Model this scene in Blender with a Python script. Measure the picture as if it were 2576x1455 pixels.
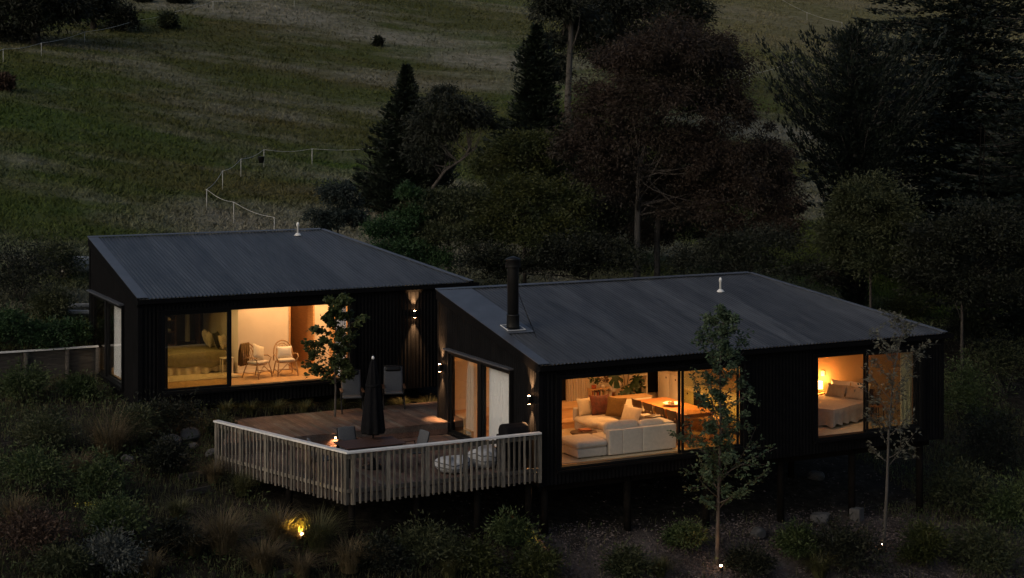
import bpy, math, random
import numpy as np
from mathutils import Vector, Matrix
PI = math.pi
for o in list(bpy.data.objects): bpy.data.objects.remove(o)
S = bpy.context.scene
COL = S.collection
# ------------------------------------------------------------------ camera
HEAD = math.atan2(4048., 7962.)            # long axis of the houses against the view axis
CAM = Vector((-19.14, -35.03, 8.79))
cd = bpy.data.cameras.new('camera'); cam = bpy.data.objects.new('camera', cd); COL.objects.link(cam)
cam.location = CAM
cam.rotation_euler = (math.radians(90), 0, -math.atan2(4048., 7962.))
cd.sensor_width = 36.0; cd.lens = 36.0*4048/2576
cd.shift_y = -(727.5-285.)/2576            # architectural shift: verticals stay vertical
cd.clip_end = 3000; cd.clip_start = .5
S.camera = cam
# ------------------------------------------------------------------ sky and dusk light
w = bpy.data.worlds.new('World'); S.world = w; w.use_nodes = True
nt = w.node_tree; nt.nodes.clear()
sky = nt.nodes.new('ShaderNodeTexSky'); sky.sky_type = 'NISHITA'; sky.sun_disc = False
SUN_EL, SUN_AZ = math.radians(30.0), math.radians(255)
sky.sun_elevation = SUN_EL; sky.sun_rotation = SUN_AZ
sky.air_density = 1.0; sky.dust_density = 4.0; sky.ozone_density = 1.0
bg = nt.nodes.new('ShaderNodeBackground'); bg.inputs['Strength'].default_value = 0.020
wo = nt.nodes.new('ShaderNodeOutputWorld')
nt.links.new(sky.outputs[0], bg.inputs[0]); nt.links.new(bg.outputs[0], wo.inputs[0])
sl = bpy.data.lights.new('sun', 'SUN'); sl.energy = 0.065; sl.angle = math.radians(30); sl.color = (1, .93, .85)
so = bpy.data.objects.new('sun', sl); COL.objects.link(so)
sd = Vector((math.sin(SUN_AZ)*math.cos(SUN_EL), math.cos(SUN_AZ)*math.cos(SUN_EL), math.sin(SUN_EL)))
so.rotation_euler = (-sd).to_track_quat('-Z', 'Y').to_euler(); so.location = (0, 0, 60)
S.view_settings.view_transform = 'Standard'; S.view_settings.look = 'None'
S.view_settings.exposure = 2.05; S.view_settings.gamma = 1.0
S.render.engine = 'CYCLES'
S.cycles.max_bounces = 8; S.cycles.transparent_max_bounces = 16
S.cycles.sample_clamp_indirect = 4.0
# ------------------------------------------------------------------ helpers
def at(u, v, d):
    """world point at depth d (metres along the view axis) on a sight line"""
    l = (u-1288)/4048.*d
    a = math.atan2(7962, 4048)
    return Vector((CAM.x+l*math.sin(a)+d*math.cos(a), CAM.y-l*math.cos(a)+d*math.sin(a), CAM.z-(v-285)/4048.*d))
def props(o, label=None, cat=None, group=None, kind=None):
    if label: o['label'] = label
    if cat: o['category'] = cat
    if group: o['group'] = group
    if kind: o['kind'] = kind
    return o
def thing(name, label, cat, loc=(0, 0, 0), rz=0., group=None):
    o = bpy.data.objects.new(name, None); COL.objects.link(o)
    o.location = loc; o.rotation_euler = (0, 0, rz); o.empty_display_size = .2
    return props(o, label, cat, group)
def copy_tree(o, parent=None, loc=None, rz=None, label=None):
    c = o.copy(); COL.objects.link(c); c.parent = parent
    if loc is not None: c.location = loc
    if rz is not None: c.rotation_euler = (0, 0, rz)
    if label: c['label'] = label
    for ch in list(o.children):
        copy_tree(ch, c)
    return c
def meshobj(name, me, m, parent=None, loc=None, rot=None):
    o = bpy.data.objects.new(name, me); COL.objects.link(o)
    if m is not None and not me.materials: me.materials.append(m)
    if parent is not None: o.parent = parent
    if loc is not None: o.location = loc
    if rot is not None: o.rotation_euler = rot
    return o
class MB:
    def __init__(s): s.v = []; s.f = []; s.sm = []
    def add(s, vs, fs, smooth=False):
        n = len(s.v); s.v += [tuple(p) for p in vs]
        s.f += [tuple(i+n for i in f) for f in fs]; s.sm += [smooth]*len(fs); return s
    def box(s, x0, x1, y0, y1, z0, z1):
        v = [(x0,y0,z0),(x1,y0,z0),(x1,y1,z0),(x0,y1,z0),(x0,y0,z1),(x1,y0,z1),(x1,y1,z1),(x0,y1,z1)]
        return s.add(v, [(0,3,2,1),(4,5,6,7),(0,1,5,4),(1,2,6,5),(2,3,7,6),(3,0,4,7)])
    def prism(s, poly, z0, z1):
        """poly: counter-clockwise (x, y); z0, z1 numbers or functions of (x, y)"""
        n = len(poly); a = z0 if callable(z0) else (lambda x, y: z0); b = z1 if callable(z1) else (lambda x, y: z1)
        v = [(x, y, a(x, y)) for x, y in poly]+[(x, y, b(x, y)) for x, y in poly]
        f = [tuple(range(n-1, -1, -1)), tuple(range(n, 2*n))]+[(i, (i+1) % n, n+(i+1) % n, n+i) for i in range(n)]
        return s.add(v, f)
    def bar(s, a, b, w, h, up=(0, 0, 1)):
        a, b = Vector(a), Vector(b); t = (b-a).normalized(); up = Vector(up)
        x = t.cross(up)
        if x.length < 1e-4: x = t.cross(Vector((0, 1, 0)))
        x.normalize(); y = x.cross(t)
        v = []
        for p in (a, b):
            for i, j in ((-1,-1),(1,-1),(1,1),(-1,1)): v.append(p+x*(i*w/2)+y*(j*h/2))
        return s.add(v, [(0,1,2,3),(7,6,5,4),(0,4,5,1),(1,5,6,2),(2,6,7,3),(3,7,4,0)])
    def tube(s, pts, rad, n=8, closed=False):
        pts = [Vector(p) for p in pts]; k = len(pts)
        if not hasattr(rad, '__len__'): rad = [rad]*k
        v = []; px = None
        for i, p in enumerate(pts):
            if closed: t = pts[(i+1) % k]-pts[i-1]
            else: t = pts[min(i+1, k-1)]-pts[max(i-1, 0)]
            t.normalize()
            if px is None:
                px = t.cross(Vector((0, 0, 1)))
                if px.length < 1e-3: px = t.cross(Vector((0, 1, 0)))
            px = (px-t*px.dot(t)).normalized(); py = t.cross(px)
            for j in range(n):
                a = 2*PI*j/n; v.append(p+(px*math.cos(a)+py*math.sin(a))*rad[i])
        f = []
        for i in range(k if closed else k-1):
            for j in range(n):
                f.append((i*n+j, i*n+(j+1) % n, ((i+1) % k)*n+(j+1) % n, ((i+1) % k)*n+j))
        s.add(v, f, True)
        if not closed:
            m = len(s.v)-len(v)
            s.f += [tuple(m+j for j in range(n-1, -1, -1)), tuple(m+(k-1)*n+j for j in range(n))]; s.sm += [False]*2
        return s
    def lathe(s, prof, n=20, c=(0, 0, 0), wob=None, smooth=True):
        v = []
        for i, (r, z) in enumerate(prof):
            for j in range(n):
                a = 2*PI*j/n; rr = r*(1 if wob is None else wob(a, i/(len(prof)-1)))
                v.append((c[0]+rr*math.cos(a), c[1]+rr*math.sin(a), c[2]+z))
        f = [(i*n+j, i*n+(j+1) % n, (i+1)*n+(j+1) % n, (i+1)*n+j) for i in range(len(prof)-1) for j in range(n)]
        s.add(v, f, smooth); m = len(s.v)-len(v)
        s.f += [tuple(m+j for j in range(n-1, -1, -1)), tuple(m+(len(prof)-1)*n+j for j in range(n))]; s.sm += [False]*2
        return s
    def rbox(s, x0, x1, y0, y1, z0, z1, r=.03, n=3, puff=0., seed=0):
        """box with rounded edges, optionally puffed out like an upholstered block"""
        c = Vector(((x0+x1)/2, (y0+y1)/2, (z0+z1)/2)); h = Vector(((x1-x0)/2, (y1-y0)/2, (z1-z0)/2))
        r = min(r, h.x*.98, h.y*.98, h.z*.98); idx = {}; vs = []; fs = []
        k_ = 6 if puff else 1; m = 2*n+k_
        def co(i, hh):
            if i <= n: return -hh+r*i/n
            if i >= n+k_: return hh-r*(m-i)/n
            return (-hh+r)+(2*hh-2*r)*(i-n)/k_
        def vert(i, j, k):
            if (i, j, k) in idx: return idx[(i, j, k)]
            p = Vector((co(i, h.x), co(j, h.y), co(k, h.z)))
            q = Vector((max(-h.x+r, min(h.x-r, p.x)), max(-h.y+r, min(h.y-r, p.y)), max(-h.z+r, min(h.z-r, p.z))))
            d = p-q
            if d.length > 1e-9: p = q+d.normalized()*r
            if puff:
                e = [1-(p[a]/h[a])**2 for a in range(3)]
                p = Vector((p.x+math.copysign(puff, p.x)*max(0, e[1]*e[2]) if abs(p.x) > .9*h.x else p.x,
                            p.y+math.copysign(puff, p.y)*max(0, e[0]*e[2]) if abs(p.y) > .9*h.y else p.y,
                            p.z+math.copysign(puff, p.z)*max(0, e[0]*e[1]) if abs(p.z) > .9*h.z else p.z))
            idx[(i, j, k)] = len(vs); vs.append(p+c); return len(vs)-1
        for a in range(m):
            for b in range(m):
                fs.append((vert(a,b,0), vert(a,b+1,0), vert(a+1,b+1,0), vert(a+1,b,0)))
                fs.append((vert(a,b,m), vert(a+1,b,m), vert(a+1,b+1,m), vert(a,b+1,m)))
                fs.append((vert(a,0,b), vert(a+1,0,b), vert(a+1,0,b+1), vert(a,0,b+1)))
                fs.append((vert(a,m,b), vert(a,m,b+1), vert(a+1,m,b+1), vert(a+1,m,b)))
                fs.append((vert(0,a,b), vert(0,a,b+1), vert(0,a+1,b+1), vert(0,a+1,b)))
                fs.append((vert(m,a,b), vert(m,a+1,b), vert(m,a+1,b+1), vert(m,a,b+1)))
        return s.add(vs, fs, True)
    def grid(s, fn, nu, nv, smooth=True):
        v = [fn(i/nu, j/nv) for j in range(nv+1) for i in range(nu+1)]
        f = [(j*(nu+1)+i, j*(nu+1)+i+1, (j+1)*(nu+1)+i+1, (j+1)*(nu+1)+i) for j in range(nv) for i in range(nu)]
        return s.add(v, f, smooth)
    def mesh(s, name):
        me = bpy.data.meshes.new(name); me.from_pydata(s.v, [], s.f)
        me.polygons.foreach_set('use_smooth', s.sm); me.update(); return me
    def build(s, name, m, parent=None, loc=None, rot=None):
        return meshobj(name, s.mesh(name), m, parent, loc, rot)
def bx(name, m, parent, *a, bevel=0):
    o = MB().box(*a).build(name, m, parent)
    if bevel:
        b = o.modifiers.new('bevel', 'BEVEL'); b.width = bevel; b.segments = 2
    return o
def npmesh(name, V, k):
    """mesh of separate k-gons from an array of corner points"""
    V = np.asarray(V, dtype=np.float32).reshape(-1, 3); n = len(V); nf = n//k
    me = bpy.data.meshes.new(name)
    me.vertices.add(n); me.vertices.foreach_set('co', V.ravel())
    me.loops.add(n); me.loops.foreach_set('vertex_index', np.arange(n, dtype=np.int32))
    me.polygons.add(nf); me.polygons.foreach_set('loop_start', np.arange(0, n, k, dtype=np.int32))
    me.update(calc_edges=True); return me
# ------------------------------------------------------------------ materials
def nodemat(name):
    m = bpy.data.materials.new(name); m.use_nodes = True; t = m.node_tree
    b = t.nodes.get('Principled BSDF'); return m, t, b
def N(t, kind, **kw):
    n = t.nodes.new(kind)
    for k, v in kw.items(): setattr(n, k, v)
    return n
def mixc(t, fac, a, b, blend='MIX'):
    n = t.nodes.new('ShaderNodeMix'); n.data_type = 'RGBA'; n.blend_type = blend
    for sock, val in ((n.inputs[0], fac), (n.inputs[6], a), (n.inputs[7], b)):
        if hasattr(val, 'is_linked') or hasattr(val, 'links'): t.links.new(val, sock)
        elif hasattr(val, '__len__'): sock.default_value = (*val[:3], 1)
        else: sock.default_value = val
    return n.outputs[2]
def noise(t, scale, stretch=(1, 1, 1), detail=4, coord='pos', rough=.6, seed=0, rot=0.):
    if coord == 'pos': c = N(t, 'ShaderNodeNewGeometry').outputs['Position']
    else: c = N(t, 'ShaderNodeTexCoord').outputs['Object']
    mp = N(t, 'ShaderNodeMapping'); mp.inputs['Scale'].default_value = stretch; mp.inputs['Location'].default_value = (seed*7.3, seed*3.1, seed*1.7)
    if rot:                                  # turn the pattern first, then stretch it
        mr = N(t, 'ShaderNodeMapping'); mr.inputs['Rotation'].default_value = (0, 0, rot); t.links.new(c, mr.inputs[0]); c = mr.outputs[0]
    t.links.new(c, mp.inputs[0])
    n = N(t, 'ShaderNodeTexNoise'); n.inputs['Scale'].default_value = scale; n.inputs['Detail'].default_value = detail; n.inputs['Roughness'].default_value = rough
    t.links.new(mp.outputs[0], n.inputs['Vector']); return n.outputs['Fac']
def ramp(t, fac, stops):
    r = N(t, 'ShaderNodeValToRGB'); e = r.color_ramp.elements
    while len(e) < len(stops): e.new(.5)
    for i, (p, c) in enumerate(stops):
        e[i].position = p; e[i].color = (*c, 1) if hasattr(c, '__len__') else (c, c, c, 1)
    t.links.new(fac, r.inputs[0]); return r.outputs[0]
def mat(name, c, rough=.6, var=.18, scale=6, stretch=(1, 1, 1), bump=.0, bscale=None, metal=0, spec=.4, rnd=.0, coord='pos', c2=None, sheen=0):
    m, t, b = nodemat(name)
    f = noise(t, scale, stretch, coord=coord)
    lo = tuple(x*(1-var) for x in c); hi = tuple(x*(1+var) for x in (c2 or c))
    col = ramp(t, f, [(.3, lo), (.7, hi)])
    if rnd:
        oi = N(t, 'ShaderNodeObjectInfo'); r = ramp(t, oi.outputs['Random'], [(0, 1-rnd), (1, 1+rnd*.6)])
        col = mixc(t, 1., col, r, 'MULTIPLY')
    t.links.new(col, b.inputs['Base Color'])
    b.inputs['Roughness'].default_value = rough; b.inputs['Metallic'].default_value = metal
    b.inputs['Specular IOR Level'].default_value = spec
    if sheen: b.inputs['Sheen Weight'].default_value = sheen
    if bump:
        f2 = noise(t, bscale or scale*4, stretch, coord=coord, seed=2)
        bp = N(t, 'ShaderNodeBump'); bp.inputs['Strength'].default_value = bump; bp.inputs['Distance'].default_value = .02
        t.links.new(f2, bp.inputs['Height']); t.links.new(bp.outputs[0], b.inputs['Normal'])
    return m
def emit(name, c, s):
    m, t, b = nodemat(name); b.inputs['Base Color'].default_value = (*c, 1)
    b.inputs['Emission Color'].default_value = (*c, 1); b.inputs['Emission Strength'].default_value = s; return m
def glassmat(name, tint, refl=1.0):
    m, t, b = nodemat(name); t.nodes.remove(b); out = t.nodes.get('Material Output')
    tr = N(t, 'ShaderNodeBsdfTransparent'); tr.inputs[0].default_value = (*tint, 1)
    gl = N(t, 'ShaderNodeBsdfGlossy'); gl.inputs['Roughness'].default_value = .01; gl.inputs[0].default_value = (refl, refl, refl, 1)
    lw = N(t, 'ShaderNodeLayerWeight'); lw.inputs[0].default_value = .5       # both faces of the pane reflect alike
    pw = N(t, 'ShaderNodeMath', operation='POWER'); pw.inputs[1].default_value = 5; t.links.new(lw.outputs['Facing'], pw.inputs[0])
    fr = N(t, 'ShaderNodeMath', operation='MULTIPLY_ADD'); fr.inputs[1].default_value = .9; fr.inputs[2].default_value = .04; t.links.new(pw.outputs[0], fr.inputs[0])
    mx = N(t, 'ShaderNodeMixShader'); t.links.new(fr.outputs[0], mx.inputs[0]); t.links.new(tr.outputs[0], mx.inputs[1]); t.links.new(gl.outputs[0], mx.inputs[2])
    t.links.new(mx.outputs[0], out.inputs[0]); return m
def leafmat(name, c, c2, trans=.25, rough=.6, scale=.9, vary=(.7, 1.35)):
    """leaf colour: two tones over the crown, every leaf a little different"""
    m, t, b = nodemat(name); out = t.nodes.get('Material Output')
    f = noise(t, scale, detail=3)
    col = ramp(t, f, [(.35, c), (.68, c2)])
    g = N(t, 'ShaderNodeNewGeometry'); r = ramp(t, g.outputs['Random Per Island'], [(0, vary[0]), (.5, 1.), (1, vary[1])])
    col = mixc(t, 1., col, r, 'MULTIPLY')
    t.links.new(col, b.inputs['Base Color']); b.inputs['Roughness'].default_value = rough; b.inputs['Specular IOR Level'].default_value = .25
    tl = N(t, 'ShaderNodeBsdfTranslucent'); t.links.new(col, tl.inputs[0])
    mx = N(t, 'ShaderNodeMixShader'); mx.inputs[0].default_value = trans
    t.links.new(b.outputs[0], mx.inputs[1]); t.links.new(tl.outputs[0], mx.inputs[2]); t.links.new(mx.outputs[0], out.inputs[0])
    return m
def curtainmat(name, c, trans=.4):
    m, t, b = nodemat(name); out = t.nodes.get('Material Output')
    b.inputs['Base Color'].default_value = (*c, 1); b.inputs['Roughness'].default_value = .9
    f = noise(t, 60); bp = N(t, 'ShaderNodeBump'); bp.inputs['Strength'].default_value = .15; t.links.new(f, bp.inputs['Height']); t.links.new(bp.outputs[0], b.inputs['Normal'])
    tl = N(t, 'ShaderNodeBsdfTranslucent'); tl.inputs[0].default_value = (*c, 1)
    mx = N(t, 'ShaderNodeMixShader'); mx.inputs[0].default_value = trans
    t.links.new(b.outputs[0], mx.inputs[1]); t.links.new(tl.outputs[0], mx.inputs[2]); t.links.new(mx.outputs[0], out.inputs[0]); return m
M = {}
M['clad'] = mat('black_steel_cladding', (.0065, .0065, .0070), .6, .25, 3, spec=.03)
M['trim'] = mat('black_trim', (.006, .006, .0065), .6, .2, 5, spec=.03)
M['roof'] = mat('charcoal_roof_steel', (.048, .051, .056), .36, .38, 1.5, stretch=(3.0, .4, 1), metal=.2, spec=.5, rnd=.26, bump=.05, bscale=5)
M['flash'] = mat('charcoal_flashing', (.085, .092, .105), .42, .2, 2, metal=.25, spec=.5)
M['frame'] = mat('black_window_frame', (.006, .006, .006), .5, .15, 5, spec=.2)
M['glass'] = glassmat('tinted_glass', (.90, .895, .82))
M['glassdark'] = glassmat('side_glass', (.95, .95, .94))
M['plaster'] = mat('cream_plaster', (.66, .58, .46), .85, .06, 1.2, bump=.1, bscale=90)
M['plasterdark'] = mat('clay_plaster', (.34, .24, .14), .85, .08, 1.2, bump=.1, bscale=90)
M['ply'] = mat('plywood', (.52, .30, .13), .55, .18, 3, stretch=(1, 1, 12), coord='pos')
M['plyh'] = mat('pine_lining', (.55, .34, .16), .5, .2, 3, stretch=(.6, 6, 12))
M['floorb'] = mat('oak_boards', (.46, .27, .11), .5, .2, 5, stretch=(8, .8, 8), rnd=.12)
M['rug'] = mat('wool_rug', (.50, .40, .25), .95, .12, 30, bump=.4, bscale=200)
M['linen'] = mat('oat_linen', (.55, .47, .34), .9, .1, 9, bump=.25, bscale=70, sheen=.3)
M['sofa'] = mat('cream_boucle', (.52, .46, .37), .92, .08, 14, bump=.4, bscale=160, sheen=.3)
M['khaki'] = mat('olive_bedspread', (.20, .17, .09), .9, .15, 9, bump=.2, bscale=80)
M['wool'] = mat('charcoal_wool', (.05, .05, .05), .95, .2, 20)
M['rust'] = mat('rust_velvet', (.095, .020, .009), .8, .6, 9, coord='obj', sheen=.4)
M['ochre'] = mat('ochre_linen', (.145, .082, .022), .9, .2, 20)
M['terra'] = mat('terracotta_cloth', (.40, .10, .04), .85, .2, 12)
M['darkwood'] = mat('dark_walnut', (.055, .026, .013), .5, .3, 6, stretch=(1, 8, 1))
M['tablewood'] = mat('oiled_table', (.40, .17, .055), .38, .25, 5, stretch=(6, .7, 6))
M['tablewood2'] = mat('dark_red_hardwood', (.060, .030, .022), .6, .35, 5, stretch=(.8, 9, 9), rnd=.2)
M['cane'] = mat('cane', (.34, .20, .09), .55, .25, 20)
M['lacq'] = mat('white_lacquer', (.72, .66, .54), .4, .04, 3)
M['green'] = mat('sage_cupboard', (.46, .43, .20), .5, .06, 3)
M['bench'] = mat('pale_benchtop', (.66, .58, .40), .35, .08, 5)
M['black'] = mat('black_enamel', (.010, .010, .010), .4, .2, 5, spec=.2)
M['steel'] = mat('brushed_steel', (.5, .5, .5), .3, .1, 20, metal=1)
M['white'] = mat('white_paint', (.72, .72, .70), .5, .08, 8)
M['curtain'] = curtainmat('cream_curtain', (.68, .62, .52), .35)
M['lining'] = curtainmat('grey_curtain_lining', (.78, .80, .82), .03)
M['deck'] = mat('weathered_deck', (.125, .088, .070), .75, .35, 3, stretch=(9, .7, 9), rnd=.42, bump=.4, bscale=22, c2=(.155, .10, .08))
M['rail'] = mat('weathered_pine', (.150, .132, .105), .8, .55, 4, stretch=(9, 9, .9), rnd=.5, bump=.35, bscale=22)
M['cap'] = mat('silvered_rail_cap', (.62, .61, .59), .6, .15, 5, stretch=(1, 1, 1), bump=.2)
M['post'] = mat('tarred_post', (.007, .006, .005), .9, .4, 4, spec=.05)
M['wallboard'] = mat('retaining_board', (.055, .048, .040), .85, .4, 3, stretch=(1, 8, 8), rnd=.2, bump=.4)
M['canvas'] = mat('black_canvas', (.008, .008, .009), .9, .3, 8, bump=.3, bscale=30, spec=.05)
M['sling'] = mat('grey_sling', (.075, .080, .088), .85, .15, 30)
M['bag'] = mat('white_sack', (.34, .35, .36), .8, .1, 6, bump=.3, bscale=25)
M['bark'] = mat('bark', (.055, .047, .040), .9, .5, 6, stretch=(3, 3, .6), bump=.6, bscale=16)
M['palebark'] = mat('pale_gum_bark', (.066, .060, .052), .85, .4, 3, stretch=(2, 2, .4), bump=.4)
M['rock'] = mat('greywacke', (.075, .073, .070), .9, .4, 5, bump=.7, bscale=9)
M['palelog'] = mat('pale_wood', (.42, .40, .36), .85, .3, 5, bump=.4)
M['tape'] = mat('white_fence_tape', (.48, .48, .45), .7, .1, 8)
M['leather'] = mat('dark_leather', (.05, .022, .012), .6, .2, 8)

def deckmat():
    """weathered decking: silvered, red-brown and dark boards mixed, grain along the board"""
    m, t, b = nodemat('weathered_deck'); oi = N(t, 'ShaderNodeObjectInfo')
    base = ramp(t, oi.outputs['Random'], [(0, (.060, .046, .040)), (.3, (.115, .070, .055)), (.55, (.085, .075, .068)), (.8, (.135, .082, .062)), (1, (.125, .112, .100))])
    g = ramp(t, noise(t, 4, (9, .6, 9), 5), [(.3, .55), (.7, 1.25)]); st = ramp(t, noise(t, .9, detail=5, seed=3), [(.35, .62), (.6, 1.1)])
    c = mixc(t, 1., mixc(t, 1., base, g, 'MULTIPLY'), st, 'MULTIPLY'); t.links.new(c, b.inputs['Base Color']); b.inputs['Roughness'].default_value = .75; b.inputs['Specular IOR Level'].default_value = .25
    bp = N(t, 'ShaderNodeBump'); bp.inputs['Strength'].default_value = .4; bp.inputs['Distance'].default_value = .01; t.links.new(noise(t, 20, (9, .7, 9), 3, seed=2), bp.inputs['Height']); t.links.new(bp.outputs[0], b.inputs['Normal']); return m
M['deck'] = deckmat()
# ================================================================== terrain
def sst(a, b, t):
    t = np.clip((t-a)/(b-a), 0, 1); return t*t*(3-2*t)
def ground(x, y):
    x = np.asarray(x, dtype=float); y = np.asarray(y, dtype=float)
    xc = 26*np.tanh(x/26.)
    z = -1.75+.2*y-.07*xc*(1-.75*sst(14, 60, y))
    yy = np.maximum(y, -45); z = np.where(y < 0, z+.13*yy-.18*np.minimum(y+45, 0), z)
    m = sst(-24, -18, x)*(1-sst(2., 5., x))*sst(6.5, 8.5, y)
    t = np.minimum(z, .5+.075*(y-9)+.02*np.maximum(0, -8-x))
    zl = z*(1-m)+t*m
    m2 = sst(-24, -18, x)*(1-sst(0., 4., x))*(1-sst(14.2, 20, y))
    t2 = np.where(y < 14.3, 1.70, np.maximum(z, 1.70)); zu = z*(1-m2)+np.minimum(t2, 1.72+.2*(y-14))*m2
    z = np.where(y < 13.96, zl, zu)
    k = sst(18, 40, y)
    z = z+k*(.5*np.sin(x*.07+y*.05)+.35*np.sin(x*.13-y*.09+1.3))
    return z
def gz(x, y): return float(ground(x, y))
def axis(lo, hi, fine0, fine1, step, grow=1.12):
    a = list(np.arange(fine0, fine1+1e-6, step)); s = step
    while a[-1] < hi: s *= grow; a.append(a[-1]+s)
    s = step; p = []
    q = fine0
    while q > lo: s *= grow; q -= s; p.append(q)
    return np.array(p[::-1]+a)
gx = axis(-260, 420, -20, 22, .35); gy = axis(-260, 520, -6, 34, .35)
rng = np.random.default_rng(5)
GX, GY = np.meshgrid(gx, gy); GZ = ground(GX, GY)
nearm = np.exp(-((GX+2)**2+(GY-6)**2)/40**2)
GZ = GZ+nearm*(.05*np.sin(GX*2.1+GY*1.3)*np.sin(GY*1.7-GX*.6)-.03)
nx, ny = len(gx), len(gy)
me = bpy.data.meshes.new('ground')
vv = np.stack([GX, GY, GZ], -1).reshape(-1, 3).astype(np.float32)
ii, jj = np.meshgrid(np.arange(nx-1), np.arange(ny-1)); q = (jj*nx+ii).ravel()
F4 = np.stack([q, q+1, q+nx+1, q+nx], -1).astype(np.int32)
me.vertices.add(len(vv)); me.vertices.foreach_set('co', vv.ravel())
me.loops.add(F4.size); me.loops.foreach_set('vertex_index', F4.ravel())
me.polygons.add(len(F4)); me.polygons.foreach_set('loop_start', np.arange(0, F4.size, 4, dtype=np.int32))
me.polygons.foreach_set('use_smooth', np.ones(len(F4), dtype=bool)); me.update(calc_edges=True)
def meadow_nodes(t):
    """patchwork of the paddock: olive, green, russet and bleached seed-head drifts lying along the slope"""
    R_ = .47                                  # drifts lie across the slope
    big = noise(t, .030, (.7, 1.2, 1), 4, seed=1, rot=R_); mid = noise(t, .075, (.55, 1.15, 1), 8, seed=3, rough=.66, rot=R_)
    fine = noise(t, 1.3, (.7, 1.2, 1), 4, seed=5, rot=R_)
    olive = ramp(t, fine, [(.3, (.052, .058, .018)), (.7, (.082, .086, .028))])
    green = ramp(t, fine, [(.3, (.036, .066, .013)), (.7, (.060, .092, .021))])
    russ = ramp(t, fine, [(.3, (.084, .066, .030)), (.7, (.120, .094, .048))])
    pale = ramp(t, fine, [(.3, (.135, .130, .094)), (.7, (.250, .238, .190))])
    c = mixc(t, ramp(t, big, [(.44, 0.), (.58, 1.)]), olive, green)
    c = mixc(t, ramp(t, noise(t, .055, (.7, 1.15, 1), 6, seed=9, rot=R_), [(.53, 0.), (.68, .7)]), c, russ)
    c = mixc(t, ramp(t, mid, [(.48, 0.), (.64, .9)]), c, pale)
    sp = N(t, 'ShaderNodeSeparateXYZ'); t.links.new(N(t, 'ShaderNodeNewGeometry').outputs['Position'], sp.inputs[0])   # paler straw tone over the far right shoulder
    mr = N(t, 'ShaderNodeMapRange'); mr.inputs[1].default_value = 42; mr.inputs[2].default_value = 75; mr.inputs[4].default_value = .75; t.links.new(sp.outputs[0], mr.inputs[0])
    c = mixc(t, mr.outputs[0], c, ramp(t, fine, [(.3, (.105, .095, .042)), (.7, (.20, .175, .10))]))
    return c, mid
m, t, b = nodemat('earth_and_meadow')
c, mid = meadow_nodes(t)
dirt = ramp(t, noise(t, 3.5, detail=6, seed=4), [(.3, (.010, .008, .006)), (.55, (.026, .022, .016)), (.75, (.060, .053, .042))])  # soil toned near black, the shade under the house put into its colour
sx = N(t, 'ShaderNodeSeparateXYZ'); t.links.new(N(t, 'ShaderNodeNewGeometry').outputs['Position'], sx.inputs[0])
k = N(t, 'ShaderNodeMapRange'); k.inputs[1].default_value = 15; k.inputs[2].default_value = 22; t.links.new(sx.outputs[1], k.inputs[0])
mx_ = N(t, 'ShaderNodeMapRange'); mx_.inputs[1].default_value = -2.2; mx_.inputs[2].default_value = .5; t.links.new(sx.outputs[0], mx_.inputs[0])
my_ = N(t, 'ShaderNodeMapRange'); my_.inputs[1].default_value = .9; my_.inputs[2].default_value = -.4; t.links.new(sx.outputs[1], my_.inputs[0])  # mulch colour fades out under the house, painting the shade there
mm_ = N(t, 'ShaderNodeMath', operation='MULTIPLY'); t.links.new(mx_.outputs[0], mm_.inputs[0]); t.links.new(my_.outputs[0], mm_.inputs[1])
mu = ramp(t, noise(t, 1.1, detail=6, seed=14), [(.35, (.035, .029, .025)), (.62, (.115, .097, .089))])          # bark mulch bed
dirt = mixc(t, mm_.outputs[0], dirt, mu)
c = mixc(t, k.outputs[0], dirt, c)
dk = ramp(t, noise(t, 9, detail=4, seed=6), [(.3, .75), (.7, 1.05)])
c = mixc(t, 1., c, dk, 'MULTIPLY')
t.links.new(c, b.inputs['Base Color']); b.inputs['Roughness'].default_value = .95; b.inputs['Specular IOR Level'].default_value = .1
bp = N(t, 'ShaderNodeBump'); bp.inputs['Strength'].default_value = .7; bp.inputs['Distance'].default_value = .1
t.links.new(noise(t, 5, detail=6, seed=8), bp.inputs['Height']); t.links.new(bp.outputs[0], b.inputs['Normal'])
props(meshobj('ground', me, m), kind='structure')
# ================================================================== houses
PITCH = .11
def corr_sheet(name, m, parent, P, nrm, u0, u1, lo, hi, amp=.011, per=6):
    """pressed steel sheet: P(u, t) point on the plane, ribs run along t; lo(u), hi(u) give the ends"""
    n = max(2, int(round((u1-u0)/PITCH*per))); v = []; f = []
    for i in range(n+1):
        u = u0+(u1-u0)*i/n; h = amp*(1+math.cos(2*PI*u/PITCH)); nv = Vector(nrm)*h
        a, b_ = lo(u), hi(u); v += [Vector(P(u, a))+nv, Vector(P(u, b_))+nv]
    for i in range(n): f.append((2*i, 2*i+2, 2*i+3, 2*i+1))
    return MB().add(v, f, True).build(name, m, parent)
def clad_wall(parent, P, nrm, U0, U1, zb, ztop, holes):
    """wall of sheets .77 wide with the openings cut out; holes: (u0, u1, z0, z1)"""
    cuts = {U0, U1}
    u = U0
    while u < U1: cuts.add(u); u += .77
    for h in holes: cuts |= {h[0], h[1]}
    cuts = sorted(cuts)
    for a, b_ in zip(cuts[:-1], cuts[1:]):
        if b_-a < .01: continue
        hs = [h for h in holes if h[0] < (a+b_)/2 < h[1]]
        if hs:
            h = hs[0]
            if h[2]-zb > .03: corr_sheet('cladding_sheet', M['clad'], parent, P, nrm, a, b_, lambda u: zb, lambda u: h[2])
            corr_sheet('cladding_sheet', M['clad'], parent, P, nrm, a, b_, lambda u: h[3], ztop)
        else: corr_sheet('cladding_sheet', M['clad'], parent, P, nrm, a, b_, lambda u: zb, ztop)
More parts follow.
